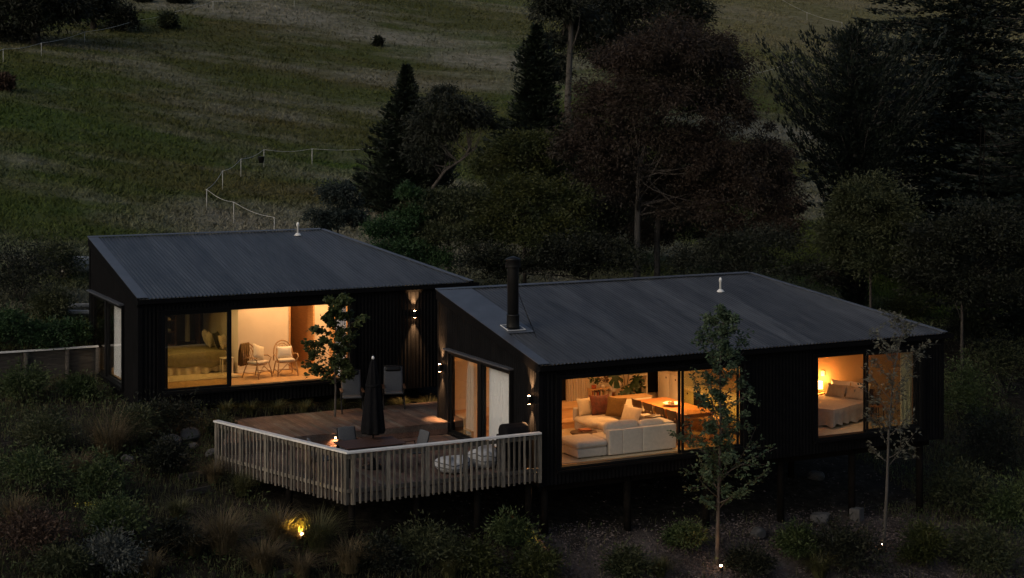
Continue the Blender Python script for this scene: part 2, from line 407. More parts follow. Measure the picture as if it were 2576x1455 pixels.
def lining(parent, m, axis_, c0, c1, U0, U1, z0, ztop, holes, name='wall_lining'):
    """solid wall behind the sheets, open where the holes are"""
    cuts = sorted({U0, U1} | {h[0] for h in holes} | {h[1] for h in holes})
    for a, b_ in zip(cuts[:-1], cuts[1:]):
        hs = [h for h in holes if h[0] < (a+b_)/2 < h[1]]
        segs = [(z0, None)] if not hs else [(z0, hs[0][2]), (hs[0][3], None)]
        for s0, s1 in segs:
            if s1 is not None and s1-s0 < .02: continue
            if axis_ == 'x': poly = [(a, c0), (b_, c0), (b_, c1), (a, c1)]; g = lambda x, y: ztop(x)
            else: poly = [(c0, a), (c1, a), (c1, b_), (c0, b_)]; g = lambda x, y: ztop(y)
            MB().prism(poly, s0, g if s1 is None else s1).build(name, m, parent)
def frame_ring(mb, ax, u0, u1, z0, z1, c0, c1, w):
    def bxx(a, b_, z_, zz):
        if ax == 'x': mb.box(a, b_, c0, c1, z_, zz)
        else: mb.box(c0, c1, a, b_, z_, zz)
    bxx(u0, u1, z0, z0+w); bxx(u0, u1, z1-w, z1); bxx(u0, u0+w, z0+w, z1-w); bxx(u1-w, u1, z0+w, z1-w); return mb
def leaf_panel(parent, ax, u0, u1, z0, z1, c, glass, name='sliding_panel', w=.06):
    p = frame_ring(MB(), ax, u0, u1, z0, z1, c-.02, c+.02, w).build(name, M['frame'], parent)
    g = MB()
    if ax == 'x': g.box(u0+w, u1-w, c-.005, c+.005, z0+w, z1-w)
    else: g.box(c-.005, c+.005, u0+w, u1-w, z0+w, z1-w)
    g.build('pane', glass, p); return p
def house(name, label, org, xl, xf, xb, D, ev, rise, zb, fh, lh, inner):
    """mono-pitch cabin: front wall at y=0, left wall at x=xl, right end skewed from (xf,0) to (xb,D)"""
    H = thing(name, label, 'house', org)
    sl_ = rise/D; zr = lambda y: ev+sl_*y
    xr = lambda y: xf+(xb-xf)*y/D
    # skin
    clad_wall(H, lambda u, t_: (u, -.03, t_), (0, -1, 0), xl, xf, zb, lambda u: ev-.03, fh)
    clad_wall(H, lambda u, t_: (xl-.03, D-u, t_), (-1, 0, 0), 0, D, zb, lambda u: zr(D-u)-.03, [(D-h[1], D-h[0], h[2], h[3]) for h in lh])
    L = math.hypot(xf-xb, D); e = Vector(((xb-xf)/L, D/L, 0)); nr = Vector((D/L, (xf-xb)/L, 0))
    clad_wall(H, lambda u, t_: Vector((xf, 0, t_))+e*u+nr*.03, nr, 0, L, zb, lambda u: zr(u*D/L)-.03, [])
    clad_wall(H, lambda u, t_: (xb-u, D+.03, t_), (0, 1, 0), 0, xb-xl, zb, lambda u: zr(D)-.03, [])
    lining(H, inner[0], 'x', 0, .12, xl+.0, xf, zb+.02, lambda x: ev-.07, fh)
    lining(H, inner[1], 'y', xl, xl+.12, .121, D-.121, zb+.02, lambda y: zr(y)-.07, lh)
    MB().prism([(xl, D-.12), (xb, D-.12), (xb, D), (xl, D)], zb+.02, lambda x, y: zr(y)-.07).build('wall_lining', inner[2], H)
    MB().prism([(xr(.121)-.13, .121), (xr(.121), .121), (xr(D-.121), D-.121), (xr(D-.121)-.13, D-.121)], zb+.02, lambda x, y: zr(y)-.07).build('wall_lining', inner[3], H)
    MB().prism([(xl-.02, -.02), (xf, -.02), (xb, D+.02), (xl-.02, D+.02)], lambda x, y: zr(y)-.065, lambda x, y: zr(y)+.015).build('ceiling', inner[4], H)
    MB().prism([(xl+.005, .005), (xf-.005, .005), (xb-.005, D-.005), (xl+.005, D-.005)], zb+.03, -.03).build('floor_slab', M['trim'], H)
    # corner trims
    for px, py in ((xl, 0), (xf, 0), (xl, D)):
        bx('corner_trim', M['trim'], H, px-.07, px+.05, py-.07, py+.05, zb-.02, zr(py)-.04)
    # roof sheets with the ribs running down the slope
    def ymax(x): return D+.06 if x <= xb else max(-.10, min(D+.06, D*(x-xf-.12)/(xb-xf)))
    rp = lambda u, t_: (u, t_, zr(t_)+.035)
    u = xl-.05
    while u < xf+.06:
        u1 = min(u+.77, xf+.06)
        corr_sheet('roof_sheet', M['roof'], H, rp, (0, 0, 1), u, u1+.02, lambda x: -.14, ymax, amp=.022)
        u = u1
    # flashings, gutter, fascia
    nz = lambda y, k: zr(y)+k
    def strip(n_, poly, k0, k1, mm): MB().prism(poly, lambda x, y: nz(y, k0), lambda x, y: nz(y, k1)).build(n_, mm, H)
    strip('barge_flashing', [(xl-.11, -.13), (xl+.20, -.13), (xl+.20, D+.07), (xl-.11, D+.07)], .082, .094, M['flash'])
    strip('barge_board', [(xl-.108, -.12), (xl-.075, -.12), (xl-.075, D+.05), (xl-.108, D+.05)], -.17, .0815, M['trim'])
    strip('ridge_flashing', [(xl-.11, D-.02), (xb, D-.02), (xb, D+.12), (xl-.11, D+.12)], .0945, .106, M['flash'])
    dx = nr*.1
    strip('barge_flashing', [(xf-.02, -.13), (xf+.15, -.13), (xb+.13, D+.06), (xb-.03, D+.06)], .082, .096, M['flash'])
    strip('barge_board', [(xf+.10, -.12), (xf+.145, -.12), (xb+.125, D+.05), (xb+.08, D+.05)], -.14, .065, M['trim'])
    bx('fascia', M['trim'], H, xl-.06, xf+.08, -.075, -.045, ev-.19, ev+.0)
    g = MB(); gp = [(-.21, .02), (-.205, -.09), (-.085, -.09), (-.08, .02)]
    v = [(x, y, ev+z-.02) for x in (xl-.11, xf+.30) for y, z in gp]
    g.add(v, [(0, 1, 5, 4), (1, 2, 6, 5), (2, 3, 7, 6), (0, 3, 2, 1), (4, 5, 6, 7)]); g.build('gutter', M['trim'], H)
    return H, zr, xr
A0 = Vector((-7.59, 9.03, 1.06)); B0 = Vector((0, 0, 0))
inA = (M['plaster'], M['plaster'], M['black'], M['plaster'], M['plaster'])
inB = (M['plaster'], M['plaster'], M['plaster'], M['plasterdark'], M['plyh'])
fA = [(-.04, 5.56, -.03, 2.24)]
lA = [(1.72, 6.0-.12, -.16, 2.26)]
HA, zrA, xrA = house('black_cabin', 'smaller black cabin at the back left with a grey corrugated roof and two chairs inside', A0, -.62, 9.34, 6.87, 6.03, 2.60, 1.21, -.46, fA, [(1.75, 5.80, -.12, 2.24)], inA)
fB = [(-.04, 5.53, -.03, 2.24), (7.84, 11.50, -.03, 2.24)]
HB, zrB, xrB = house('black_house', 'larger black house at the front right on posts with flue and living room window', B0, -.55, 12.26, 9.95, 5.96, 2.56, 1.2, -.40, fB, [(1.48, 5.30, -.03, 2.24)], inB)
# big sliding windows (frame > leaves > panes)
def slider(H, u0, u1, z0, z1, leaves, c=-.02):
    """leaves: (u0, u1, track) glass leaves; the rest stands open"""
    w = frame_ring(MB(), 'x', u0, u1, z0, z1, -.085, .13, .055)
    o = w.build('window', M['frame'], H)
    bx('flashing', M['trim'], o, u0-.12, u1+.12, -.15, -.086, z1+.0, z1+.06)
    bx('sill', M['trim'], o, u0-.10, u1+.10, -.17, -.086, z0-.07, z0-.005)
    for side in (u0-.11, u1+.01): bx('jamb_trim', M['trim'], o, side, side+.10, -.11, -.04, z0-.005, z1-.001)
    for a, b_, tr in leaves: leaf_panel(o, 'x', a, b_, z0+.056, z1-.056, .0+.045*tr, M['glass'])
    return o
slider(HA, -.04, 5.56, -.03, 2.24, [(.02, 1.90, 0), (.10, 1.98, 1)])
slider(HB, -.04, 5.53, -.03, 2.24, [(3.58, 5.47, 0), (3.50, 5.39, 1)])
slider(HB, 7.84, 11.50, -.03, 2.24, [(9.60, 11.44, 0), (9.54, 11.36, 1)])
# glazed openings in the left end walls: fixed pane + curtained pane under a small hood
def side_window(H, xl, y0, y1, z0, z1, ym, floor_):
    o = frame_ring(MB(), 'y', y0, y1, z0, z1, xl-.09, xl+.12, .06).build('window', M['frame'], H)
    bx('mullion', M['frame'], o, xl-.07, xl+.10, ym-.10, ym+.10, z0+.061, z1-.061)
    bx('hood', M['flash'], o, xl-.20, xl-.03, y0-.14, y1+.06, z1+.03, z1+.07)
    bx('hood_side', M['trim'], o, xl-.12, xl-.03, y0-.139, y0-.11, z0-.05, z1+.029)
    bx('sill', M['trim'], o, xl-.14, xl-.091, y0-.05, y1+.05, z0-.06, z0+.02)
    leaf_panel(o, 'y', y0+.061, ym-.101, z0+.061, z1-.061, xl+.0, M['glassdark'])
    leaf_panel(o, 'y', ym+.101, y1-.061, z0+.061, z1-.061, xl+.0, M['glassdark'])
    return o
side_window(HA, -.62, 1.75, 5.80, -.12, 2.24, 3.90, 0)
side_window(HB, -.55, 1.48, 5.30, -.03, 2.24, 3.33, 0)
# soil vents and the flue stand on the roofs
def vent(H, x, y, zr):
    o = MB().lathe([(.032, 0), (.032, .30), (.046, .31), (.046, .38), (.02, .43)], 14, (x, y, zr(y)+.05)).build('vent_pipe', M['white'], H)
    MB().lathe([(.13, 0), (.10, .03), (.06, .07), (.05, .075)], 14, (x, y, zr(y)+.055)).build('boot', M['white'], o)
vent(HA, 5.89, 5.55, zrA); vent(HB, 7.85, 4.49, zrB)
fx, fy = -.02, 2.52
strip_p = [(-.56+.21, 2.15), (.42, 2.15), (.42, 5.93), (-.56+.21, 5.93)]
MB().prism(strip_p, lambda x, y: zrB(y)+.082, lambda x, y: zrB(y)+.093).build('tray_flashing', M['flash'], HB)
z0 = zrB(fy)
fl = MB().lathe([(.150, 0), (.150, 1.62), (.150, 1.625)], 24, (fx, fy, z0+.1)).build('flue', M['black'], HB)
MB().lathe([(.185, 0), (.172, .06), (.165, .32), (.172, .33), (.172, .36), (.151, .37)], 24, (fx, fy, z0+.09)).build('collar', M['black'], fl)
MB().lathe([(.152, 0), (.205, .01), (.205, .03), (.190, .19), (.205, .20), (.205, .23), (.05, .29)], 24, (fx, fy, z0+1.68)).build('cowl', M['black'], fl)
MB().prism([(fx-.27, fy-.25), (fx+.27, fy-.25), (fx+.27, fy+.25), (fx-.27, fy+.25)], lambda x, y: zrB(y)+.0935, lambda x, y: zrB(y)+.108).build('base_plate', M['flash'], fl)
ring = MB()
pp = [(fx-.25, fy-.23), (fx+.25, fy-.23), (fx+.25, fy+.23), (fx-.25, fy+.23)]
for i in range(4):
    a, b_ = pp[i], pp[(i+1) % 4]; ring.bar((*a, zrB(a[1])+.114), (*b_, zrB(b_[1])+.114), .022, .012)
ring.build('sealant', M['white'], fl)
MB().tube([(fx+.14, fy, z0+1.05), (fx+.62, fy+.15, zrB(fy+.15)+.07)], .012, 6).build('stay', M['black'], fl)
MB().tube([(fx+.14, fy, z0+1.05), (fx+.30, fy-.75, zrB(fy-.75)+.07)], .008, 6).build('stay', M['black'], fl)
# posts and bearers under the front house
for px in (-.3, 2.1, 4.5, 6.9, 9.3, 11.7):
    for py in (.25, 3.0):
        if px > xrB(py)-.2: continue
        g = gz(px, py)
        o = MB().tube([(px, py, g-.3), (px, py, -.42)], .10, 10).build('foundation_post', M['post'], HB)
for py in (.25, 3.0): bx('bearer', M['post'], HB, -.5, xrB(py)-.15, py-.04, py+.04, -.60, -.405)
# inside boards
def boards(H, zt, x0, x1, y0, yf, wd, m, name='floor_board'):
    x = x0
    while x < x1:
        xe = min(x+wd, x1); y1 = yf(xe)
        if y1-y0 > .2: MB().box(x+.002, xe-.002, y0, y1, zt-.028, zt+random.uniform(-.001, .001)).build(name, m, H)
        x = xe
random.seed(3)
boards(HA, 0, -.49, 9.1, .131, lambda x: min(5.90, 5.90 if x < 6.8 else 6.03*(x-9.20)/(6.87-9.34)), .19, M['floorb'])
boards(HB, 0, -.42, 12.1, .131, lambda x: min(5.83, 5.83 if x < 9.9 else 5.96*(x-12.12)/(9.95-12.26)), .19, M['floorb'])
# ================================================================== furniture builders
def point_light(name, parent, loc, watts, c, r=.05):
    l = bpy.data.lights.new(name, 'POINT'); l.energy = watts; l.color = c; l.shadow_soft_size = r
    o = bpy.data.objects.new(name, l); COL.objects.link(o); o.location = loc; o.parent = parent; return o
def spot_light(name, parent, loc, rot, watts, c, ang=1.2, blend=.6, r=.03):
    l = bpy.data.lights.new(name, 'SPOT'); l.energy = watts; l.color = c; l.spot_size = ang; l.spot_blend = blend; l.shadow_soft_size = r
    o = bpy.data.objects.new(name, l); COL.objects.link(o); o.location = loc; o.rotation_euler = rot; o.parent = parent; return o
M['bulb'] = emit('warm_bulb', (1, .62, .28), 14)
M['bulbhot'] = emit('hot_bulb', (1, .50, .22), 30)
M['shade'] = emit('lit_lamp_shade', (1, .50, .10), 2.6)
def downlight(label, loc, watts, c, group, ang=2.5, tilt=(0, 0, 0)):
    o = thing('ceiling_downlight', label, 'light', loc, group=group)
    MB().lathe([(.075, 0), (.085, .0), (.085, .05), (.06, .055)], 16).build('rim', M['white'], o)
    MB().lathe([(.02, -.004), (.06, -.003), (.055, -.001)], 16).build('lens', M['bulb'], o)
    spot_light('lamp_light', o, (0, 0, -.02), tilt, watts, c, ang, .5, .07); return o
def cushion(name, label, cat, m, w, h, t_, loc, rot, group=None, parent=None, fringe=False):
    """stuffed cushion standing in its own XZ plane"""
    n = 12; mb = MB(); V = []
    def P(u, v_, s):
        a, b_ = 2*u-1, 2*v_-1
        k = max(0, (1-abs(a)**2.6))**.6*max(0, (1-abs(b_)**2.6))**.6
        pin = 1-.10*(1-abs(a)**2)*(abs(b_)**2); pin2 = 1-.10*(1-abs(b_)**2)*(abs(a)**2)
        return (a*w/2*pin2, s*(t_/2*k+.004), b_*h/2*pin)
    mb.grid(lambda u, v_: P(u, v_, -1), n, n); mb.grid(lambda u, v_: P(1-u, v_, 1), n, n)
    o = mb.build(name, m, parent); o.location = loc; o.rotation_euler = rot
    if label: props(o, label, cat, group)
    return o
def curtain(name, label, m, a, b_, z0, z1, folds=7, amp=.05, seed=0, gather=1.0, sway=0):
    """hanging cloth from a to b (x, y), pleated"""
    a, b_ = Vector((*a, 0)), Vector((*b_, 0)); d = b_-a; nrm = Vector((-d.y, d.x, 0)).normalized(); r = random.Random(seed)
    ph = [r.uniform(0, 6) for _ in range(4)]
    def P(u, v_):
        ww = 1-(1-gather)*v_**1.5
        p = a+d*(.5+(u-.5)*ww)+nrm*amp*(.6+.4*(1-v_))*(math.sin(2*PI*folds*u+ph[0])+.4*math.sin(2*PI*folds*.47*u+ph[1]+v_*2))
        p = p+d.normalized()*sway*(1-v_)**2
        return (p.x, p.y, z0+(z1-z0)*v_+.012*math.sin(9*u+ph[2])*(1-v_))
    o = MB().grid(P, folds*8, 8).build(name, m); return props(o, label, 'curtain')
def drape(x0, x1, y0, y1, zt, drop, amp=.03, folds=16, seed=0, sides='fblr', puff=.02):
    """cloth laid over a bed: soft top and pleated falls"""
    mb = MB(); r = random.Random(seed); ph = [r.uniform(0, 6) for _ in range(6)]
    top = lambda x, y: zt+puff*math.sin(PI*(x-x0)/(x1-x0))*math.sin(PI*(y-y0)/(y1-y0))+.006*math.sin(7*x+ph[0])*math.sin(6*y+ph[1])
    mb.grid(lambda u, v_: (x0+(x1-x0)*u, y0+(y1-y0)*v_, top(x0+(x1-x0)*u, y0+(y1-y0)*v_)), 20, 16)
    cs = dict(f=((x0, y0), (x1, y0), -PI/2), r=((x1, y0), (x1, y1), 0.), b=((x1, y1), (x0, y1), PI/2), l=((x0, y1), (x0, y0), PI))
    order = [k for k in 'rblf' if k in sides]; path = []; s_ = 0.
    for i, k in enumerate(order):                      # one continuous fall round the corners
        (ax_, ay_), (bx_, by_), an = cs[k]; L = math.hypot(bx_-ax_, by_-ay_); n_ = int(L*36)
        if i:
            for q in range(1, 6): path.append((ax_, ay_, an-PI/2+PI/2*q/6, s_, .5*(drop[order[i-1]]+drop[k]))); s_ += .012
        for q in range(n_+1): u = q/n_; path.append((ax_+(bx_-ax_)*u, ay_+(by_-ay_)*u, an, s_+L*u, drop[k]))
        s_ += L
    nv_ = 8; vs = []
    for j in range(nv_+1):
        v_ = j/nv_
        for (x, y, an, ss, dr) in path:
            w2 = math.sin(ss*folds+ph[2]+1.5*math.sin(ss*2.3+ph[5]))+.6*math.sin(ss*folds*.43+ph[3])
            out = .04*math.sin(min(1, v_*3)*PI/2)+amp*v_**.8*w2; vs.append((x+math.cos(an)*out, y+math.sin(an)*out, top(x, y)-(dr+.03*math.sin(ss*3+ph[4])+.02*w2)*v_))
    m_ = len(path); mb.add(vs, [(j*m_+i, j*m_+i+1, (j+1)*m_+i+1, (j+1)*m_+i) for j in range(nv_) for i in range(m_-1)], True)
    return mb
# ================================================================== inside the back cabin (local frame of the cabin)
def A(x, y, z=0): return (A0.x+x, A0.y+y, A0.z+z)
zc = lambda y: zrA(y)-.075
part = bx
def slopebox(name, m, H, x0, x1, y0, y1, z0, zfun): return MB().prism([(x0, y0), (x1, y0), (x1, y1), (x0, y1)], z0, lambda x, y: zfun(y)).build(name, m, H)
slopebox('partition', M['plaster'], HA, 2.85, 4.43, 2.20, 2.32, 0.002, zc)
slopebox('partition', M['plaster'], HA, 2.85, 2.97, 2.321, 5.90, 0.002, zc)
slopebox('partition', M['ply'], HA, 4.38, 4.43, 2.321, 5.90, 0.002, zc)
slopebox('partition', M['plaster'], HA, 5.24, 5.72, 2.20, 2.32, 0.002, zc)
slopebox('timber_lining', M['ply'], HA, 5.24, 5.30, 2.321, 5.90, 0.002, zc)
slopebox('timber_lining', M['ply'], HA, 4.431, 5.239, 5.82, 5.895, 0.002, zc)
slopebox('timber_lining', M['plyh'], HA, 5.721, 6.75, 2.22, 2.32, 0.002, zc)
slopebox('partition', M['plaster'], HA, 6.75, 6.87, .14, 4.9, 0.002, zc)
o = bx('door_architrave', M['ply'], HA, 4.431, 4.47, 2.17, 2.35, .002, 2.2); bx('door_architrave', M['ply'], HA, 5.19, 5.239, 2.17, 2.35, .002, 2.2)
bx('skirting', M['lacq'], HA, 2.86, 4.42, 2.183, 2.199, .003, .09)
# open wardrobe against the back wall
W = thing('open_wardrobe', 'dark open wardrobe frame against the back wall behind the olive bed', 'wardrobe', A(.2, 4.95))
for x in (.0, .85, 1.5, 2.25): bx('upright', M['darkwood'], W, x, x+.04, 0, .5, 0, 2.2)
for z in (.55, .95, 1.3, 1.75): bx('shelf', M['darkwood'], W, .891, 1.499, .01, .49, z, z+.025)
for x0, x1 in ((.041, .849), (1.541, 2.249)): MB().tube([(x0, .25, 1.9), (x1, .25, 1.9)], .015, 8).build('hanging_rail', M['steel'], W)
bx('back_panel', M['black'], W, 0, 2.29, .501, .52, 0, 2.2)
def garment(label, m, x, zb, w, seed):
    r = random.Random(seed); o = thing('hanging_garment', label, 'garment', A(.2+x, 5.2, 1.86), group='clothes in the open wardrobe')
    mb = MB(); L = 1.86-zb
    def P(u, v_):
        a = 2*PI*u; sh = .5+.5*min(1, v_*6); k = sh*(1+.12*v_)
        return (w/2*math.cos(a)*k*(.35 if v_ < .02 else 1), (.05+.03*v_)*math.sin(a)*(1+.35*math.sin(5*a+seed)), -L*v_)
    mb.grid(P, 20, 10).build('cloth', m, o); MB().tube([(0, 0, .0), (.0, 0, .05), (.02, 0, .07)], .004, 5).build('hook', M['steel'], o)
M['shirtw'] = mat('cream_shirt', (.62, .55, .40), .9, .1, 20); M['shirtg'] = mat('grey_shirt', (.22, .22, .20), .9, .1, 20); M['shirtk'] = mat('dark_coat', (.03, .03, .03), .9, .2, 20)
for i, (lb, mm, x, zb, w_) in enumerate([('cream shirt hanging at the far left of the dark wardrobe', 'shirtw', .42, 1.02, .26), ('long cream dress hanging beside the cream shirt in the wardrobe', 'shirtw', .60, .60, .16), ('short cream top hanging third on the left wardrobe rail', 'shirtw', .74, .98, .14), ('dark coat hanging behind the cream shirt at the left rail end', 'shirtk', .24, .55, .2), ('grey shirt hanging alone on the right wardrobe rail', 'shirtg', 1.95, .62, .13)]):
    garment(lb, M[mm], x, zb, w_, i)
for i, z in enumerate((.975, 1.325)):
    props(MB().rbox(-.2, .2, -.17, .17, 0, .07, .02, puff=.01).build('folded_clothes', M['shirtw' if i else 'shirtg'], None, A(1.39, 5.2, z+.003)), ('pale' if i else 'grey')+' folded clothes on the '+('upper' if i else 'lower')+' wardrobe shelf', 'clothes')
# bed
BD = thing('bed', 'low double bed under an olive spread in the back cabin', 'bed', A(.62, 2.62))
bx('base', M['darkwood'], BD, 0, 2.1, 0, 1.6, .12, .30)
for x in (.1, 2.0):
    for y in (.1, 1.5): bx('leg', M['darkwood'], BD, x-.03, x+.03, y-.03, y+.03, 0, .119)
MB().rbox(0, 2.1, 0, 1.6, .301, .62, .07, puff=.01).build('mattress', M['linen'], BD)
MB().box(.01, 2.05, .0, 1.6, .05, .06)
o = drape(-.03, 2.1, -.03, 1.63, .30, dict(f=.27, l=.27), .035, 24, 4, 'fl').build('bed_valance', M['linen'], None, A(.62, 2.62)); props(o, 'ruffled cream valance hanging to the floor below the olive bedspread', 'valance')
o = drape(-.05, 1.95, -.05, 1.65, .645, dict(f=.40, l=.40, b=.4), .012, 9, 5, 'flb').build('bedspread', M['khaki'], None, A(.62, 2.62)); props(o, 'olive bedspread covering the bed in the back cabin', 'bedspread')
for i, (lb, mm, y, x, rz, s_) in enumerate([('yellow-cream cushion leaning nearest the wardrobe on the olive bed', 'linen', 1.30, 1.75, .5, .5), ('square cream cushion in the middle of the olive bed', 'linen', .82, 1.72, .35, .48), ('dark grey cushion behind the cream ones on the olive bed', 'wool', .55, 1.90, .3, .5), ('cream pillow half hidden by the window post on the olive bed', 'linen', .22, 1.97, .2, .46)]):
    cushion('cushion', lb, 'cushion', M[mm], s_, s_, .16, A(.62+x, 2.62+y, .665+s_*.46), (-.35, 0, PI/2+rz-.9), 'cushions on the olive bed')
# rug, stool
props(MB().rbox(-.3, 2.75, 1.55, 4.6, .002, .016, .006, n=1).build('rug', M['rug'], None, A(0, 0)), 'pale rug under the bed in the back cabin', 'rug')
st = thing('bedside_stool', 'small pale bedside stool between the olive bed and the cream wall', 'stool', A(2.38, 2.28))
MB().rbox(0, .36, 0, .30, .44, .475, .012).build('seat', M['lacq'], st)
for x in (.03, .33):
    for y in (.03, .27): bx('leg', M['lacq'], st, x-.016, x+.016, y-.016, y+.016, .0, .441)
# cane chairs
def cane_chair(name, label, loc, rz, group):
    o = thing(name, label, 'chair', loc, rz, group)     # faces -y
    R_ = M['cane']
    def arc(n, f): return [f(i/n) for i in range(n+1)]
    MB().tube(arc(20, lambda t_: (.27*math.cos(2*PI*t_), .26*math.sin(2*PI*t_), .40)), .020, 8).build('seat_rim', R_, o)
    MB().lathe([(.02, 0), (.24, 0), (.24, .012), (.02, .015)], 20, (0, 0, .395)).build('seat_weave', R_, o)
    for sx in (-1, 1):
        MB().tube([(sx*.25, -.22, .40), (sx*.29, -.27, .2), (sx*.30, -.30, 0.)], .018, 8).build('leg', R_, o)
        MB().tube([(sx*.24, .20, .40), (sx*.27, .27, .2), (sx*.29, .34, 0.)], .018, 8).build('leg', R_, o)
        MB().tube([(sx*.25, -.22, .40), (sx*.33, -.24, .56), (sx*.34, -.10, .62), (sx*.33, .12, .60), (sx*.26, .25, .56)], .017, 8).build('arm', R_, o)
        MB().tube([(sx*.29, -.29, .10), (sx*.0, -.24, .36)], .012, 6).build('brace', R_, o)
        MB().tube([(sx*.29, -.28, .15), (sx*.28, .30, .15)], .012, 6).build('stretcher', R_, o)
    hoop = lambda k, top: arc(16, lambda t_: (k*.29*math.cos(PI*t_), .22+.16*math.sin(PI*t_)+.04, .40+(top-.40)*math.sin(PI*t_)**.55))
    MB().tube(hoop(1, .96), .019, 8).build('back_hoop', R_, o)
    MB().tube(hoop(.72, .88), .012, 6).build('back_hoop', R_, o)
    for k in range(5):
        x = (-.16+.08*k); MB().tube([(x*.8, .22, .41), (x, .34, .70), (x*1.1, .40, .90)], .009, 6).build('back_cane', R_, o)
    MB().tube([(-.28, -.28, .20), (.28, -.28, .20)], .013, 6).build('stretcher', R_, o)
    MB().rbox(-.235, .235, -.24, .21, .42, .49, .03, puff=.012).build('seat_pad', M['linen'], o)
    return o
c1 = cane_chair('cane_armchair', 'cane armchair on the left with a brown throw over its back', A(3.15, 1.28), .55, 'cane chairs by the cream wall')
c2 = cane_chair('cane_armchair', 'cane armchair on the right facing out beside the doorway', A(4.03, 1.35), -.08, 'cane chairs by the cream wall')
cushion('cushion', 'cream fringed cushion tilted on the left cane chair', 'cushion', M['shirtw'], .50, .44, .13, A(3.20, 1.33, .73), (-.35, .35, .5))
cushion('cushion', 'white embroidered cushion upright on the right cane chair', 'cushion', M['lacq'], .46, .34, .14, A(4.03, 1.42, .67), (-.25, 0, -.08))
def throw_pt(u, v_):
    s_ = (v_-.5)*1.5; x = (u-.5)*.40
    z = 1.0-abs(s_)**1.25*.95; y = .38-.02*math.cos(s_*3)+(.10 if s_ < 0 else -.05)*min(1, abs(s_)*3)
    return (x-.14-.05*s_+.012*math.sin(20*u+5*v_), y+.012*math.sin(26*u), z)
props(MB().grid(throw_pt, 16, 20).build('throw', M['ochre'], None, A(3.15, 1.28), (0, 0, .55)), 'brown fringed throw hung over the back of the left cane chair', 'throw')
# passage behind the doorway: chest with a basket
ch = thing('blanket_chest', 'wooden chest against the left side of the timber passage', 'chest', A(4.45, 3.3))
bx('body', M['ply'], ch, 0, .42, 0, 1.0, .06, .52); bx('lid', M['tablewood'], ch, -.01, .44, -.015, 1.015, .521, .55)
for x in (.03, .39):
    for y in (.05, .95): bx('foot', M['darkwood'], ch, x-.025, x+.025, y-.025, y+.025, 0, .059)
bk = thing('wicker_basket', 'dark wicker basket of linen standing on the passage chest', 'basket', A(4.66, 3.7, .553))
MB().lathe([(.14, 0), (.17, .02), (.19, .18), (.2, .30), (.185, .30)], 18).build('body', M['leather'], bk); MB().rbox(-.15, .15, -.15, .15, .28, .42, .06, puff=.02).build('linen', M['linen'], bk)
curtain('curtain', 'grey-blue curtain gathered at the right edge of the cabin window', M['lining'], A(5.18, .24)[:2], A(5.50, .20)[:2], A0.z+.04, A0.z+2.3, 5, .035, 2)
curtain('curtain', 'white curtain behind the left end window of the back cabin', M['lining'], A(-.44, 1.85)[:2], A(-.44, 3.78)[:2], A0.z+.0, A0.z+2.2, 13, .03, 3)
for i, (x, y, wt) in enumerate([(3.5, 1.35, 40), (4.9, 1.3, 34), (5.9, 1.2, 30)]):
    downlight(['round ceiling downlight above the cane chairs', 'round ceiling downlight in front of the cabin doorway', 'round ceiling downlight near the cabin right curtain'][i], A(x, y, zrA(y)-.13), wt, (1, .55, .235), 'cabin ceiling lights')
downlight('round ceiling downlight in the timber passage', A(4.85, 3.6, zrA(3.6)-.13), 8, (1, .55, .24), 'cabin ceiling lights')
downlight('round ceiling downlight above the olive bed', A(1.2, 2.0, zrA(2.0)-.13), 40, (1, .66, .26), 'cabin ceiling lights')
# ================================================================== inside the front house
zcB = lambda y: zrB(y)-.075
slopebox('partition', M['plaster'], HB, 7.05, 7.17, .13, 5.82, .002, zcB)
# raised window seat and step along the back wall
ws = thing('window_seat', 'long pale timber window seat along the back wall of the living room', 'bench', (-.40, 4.72, 0))
bx('front', M['plyh'], ws, 0, 6.0, 0, .03, .0, .44)
for k in range(4): bx('seat_board', M['plyh'], ws, -.005+1.5*k, 1.495+1.5*k, -.02, 1.11, .441, .475)
sd_ = thing('timber_step', 'low timber step in front of the living room window seat', 'step', (-.40, 4.28, 0)); bx('tread', M['plyh'], sd_, 0, 4.0, -.02, .435, .15, .18); bx('riser', M['plyh'], sd_, 0.01, 3.99, .0, .02, .003, .149)
# sideboard end of the seat
sb = thing('sideboard', 'white sideboard with a dark leather pull behind the corner sofa', 'sideboard', (4.2, 4.30, 0))
bx('body', M['lacq'], sb, 0, 1.15, 0, .41, .05, .66); bx('top', M['plyh'], sb, -.01, 1.16, -.02, .415, .661, .69); bx('plinth', M['darkwood'], sb, .03, 1.12, .03, .40, .003, .049)
for x in (.03, .60): MB().rbox(x, x+.53, -.02, -.001, .07, .65, .006, n=1).build('door', M['lacq'], sb)
for x in (.3, .87): MB().rbox(x-.03, x+.03, -.035, -.021, .42, .48, .006).build('pull', M['leather'], sb)
# back wall openings: dark panes
for x0, x1, lb in ((1.2, 3.35, 'left'), (5.75, 6.5, 'right')):
    o = frame_ring(MB(), 'x', x0, x1, .48, 2.3, 5.78, 5.838, .06).build('back_window', M['frame'], HB)
    MB().box(x0+.061, x1-.061, 5.80, 5.815, .541, 2.239).build('pane', M['black'], o)
curtain('curtain', 'long cream curtain hanging over the window seat at the back wall', M['curtain'], (3.28, 5.62), (3.96, 5.60), .36, 2.6, 8, .03, 5, .9)
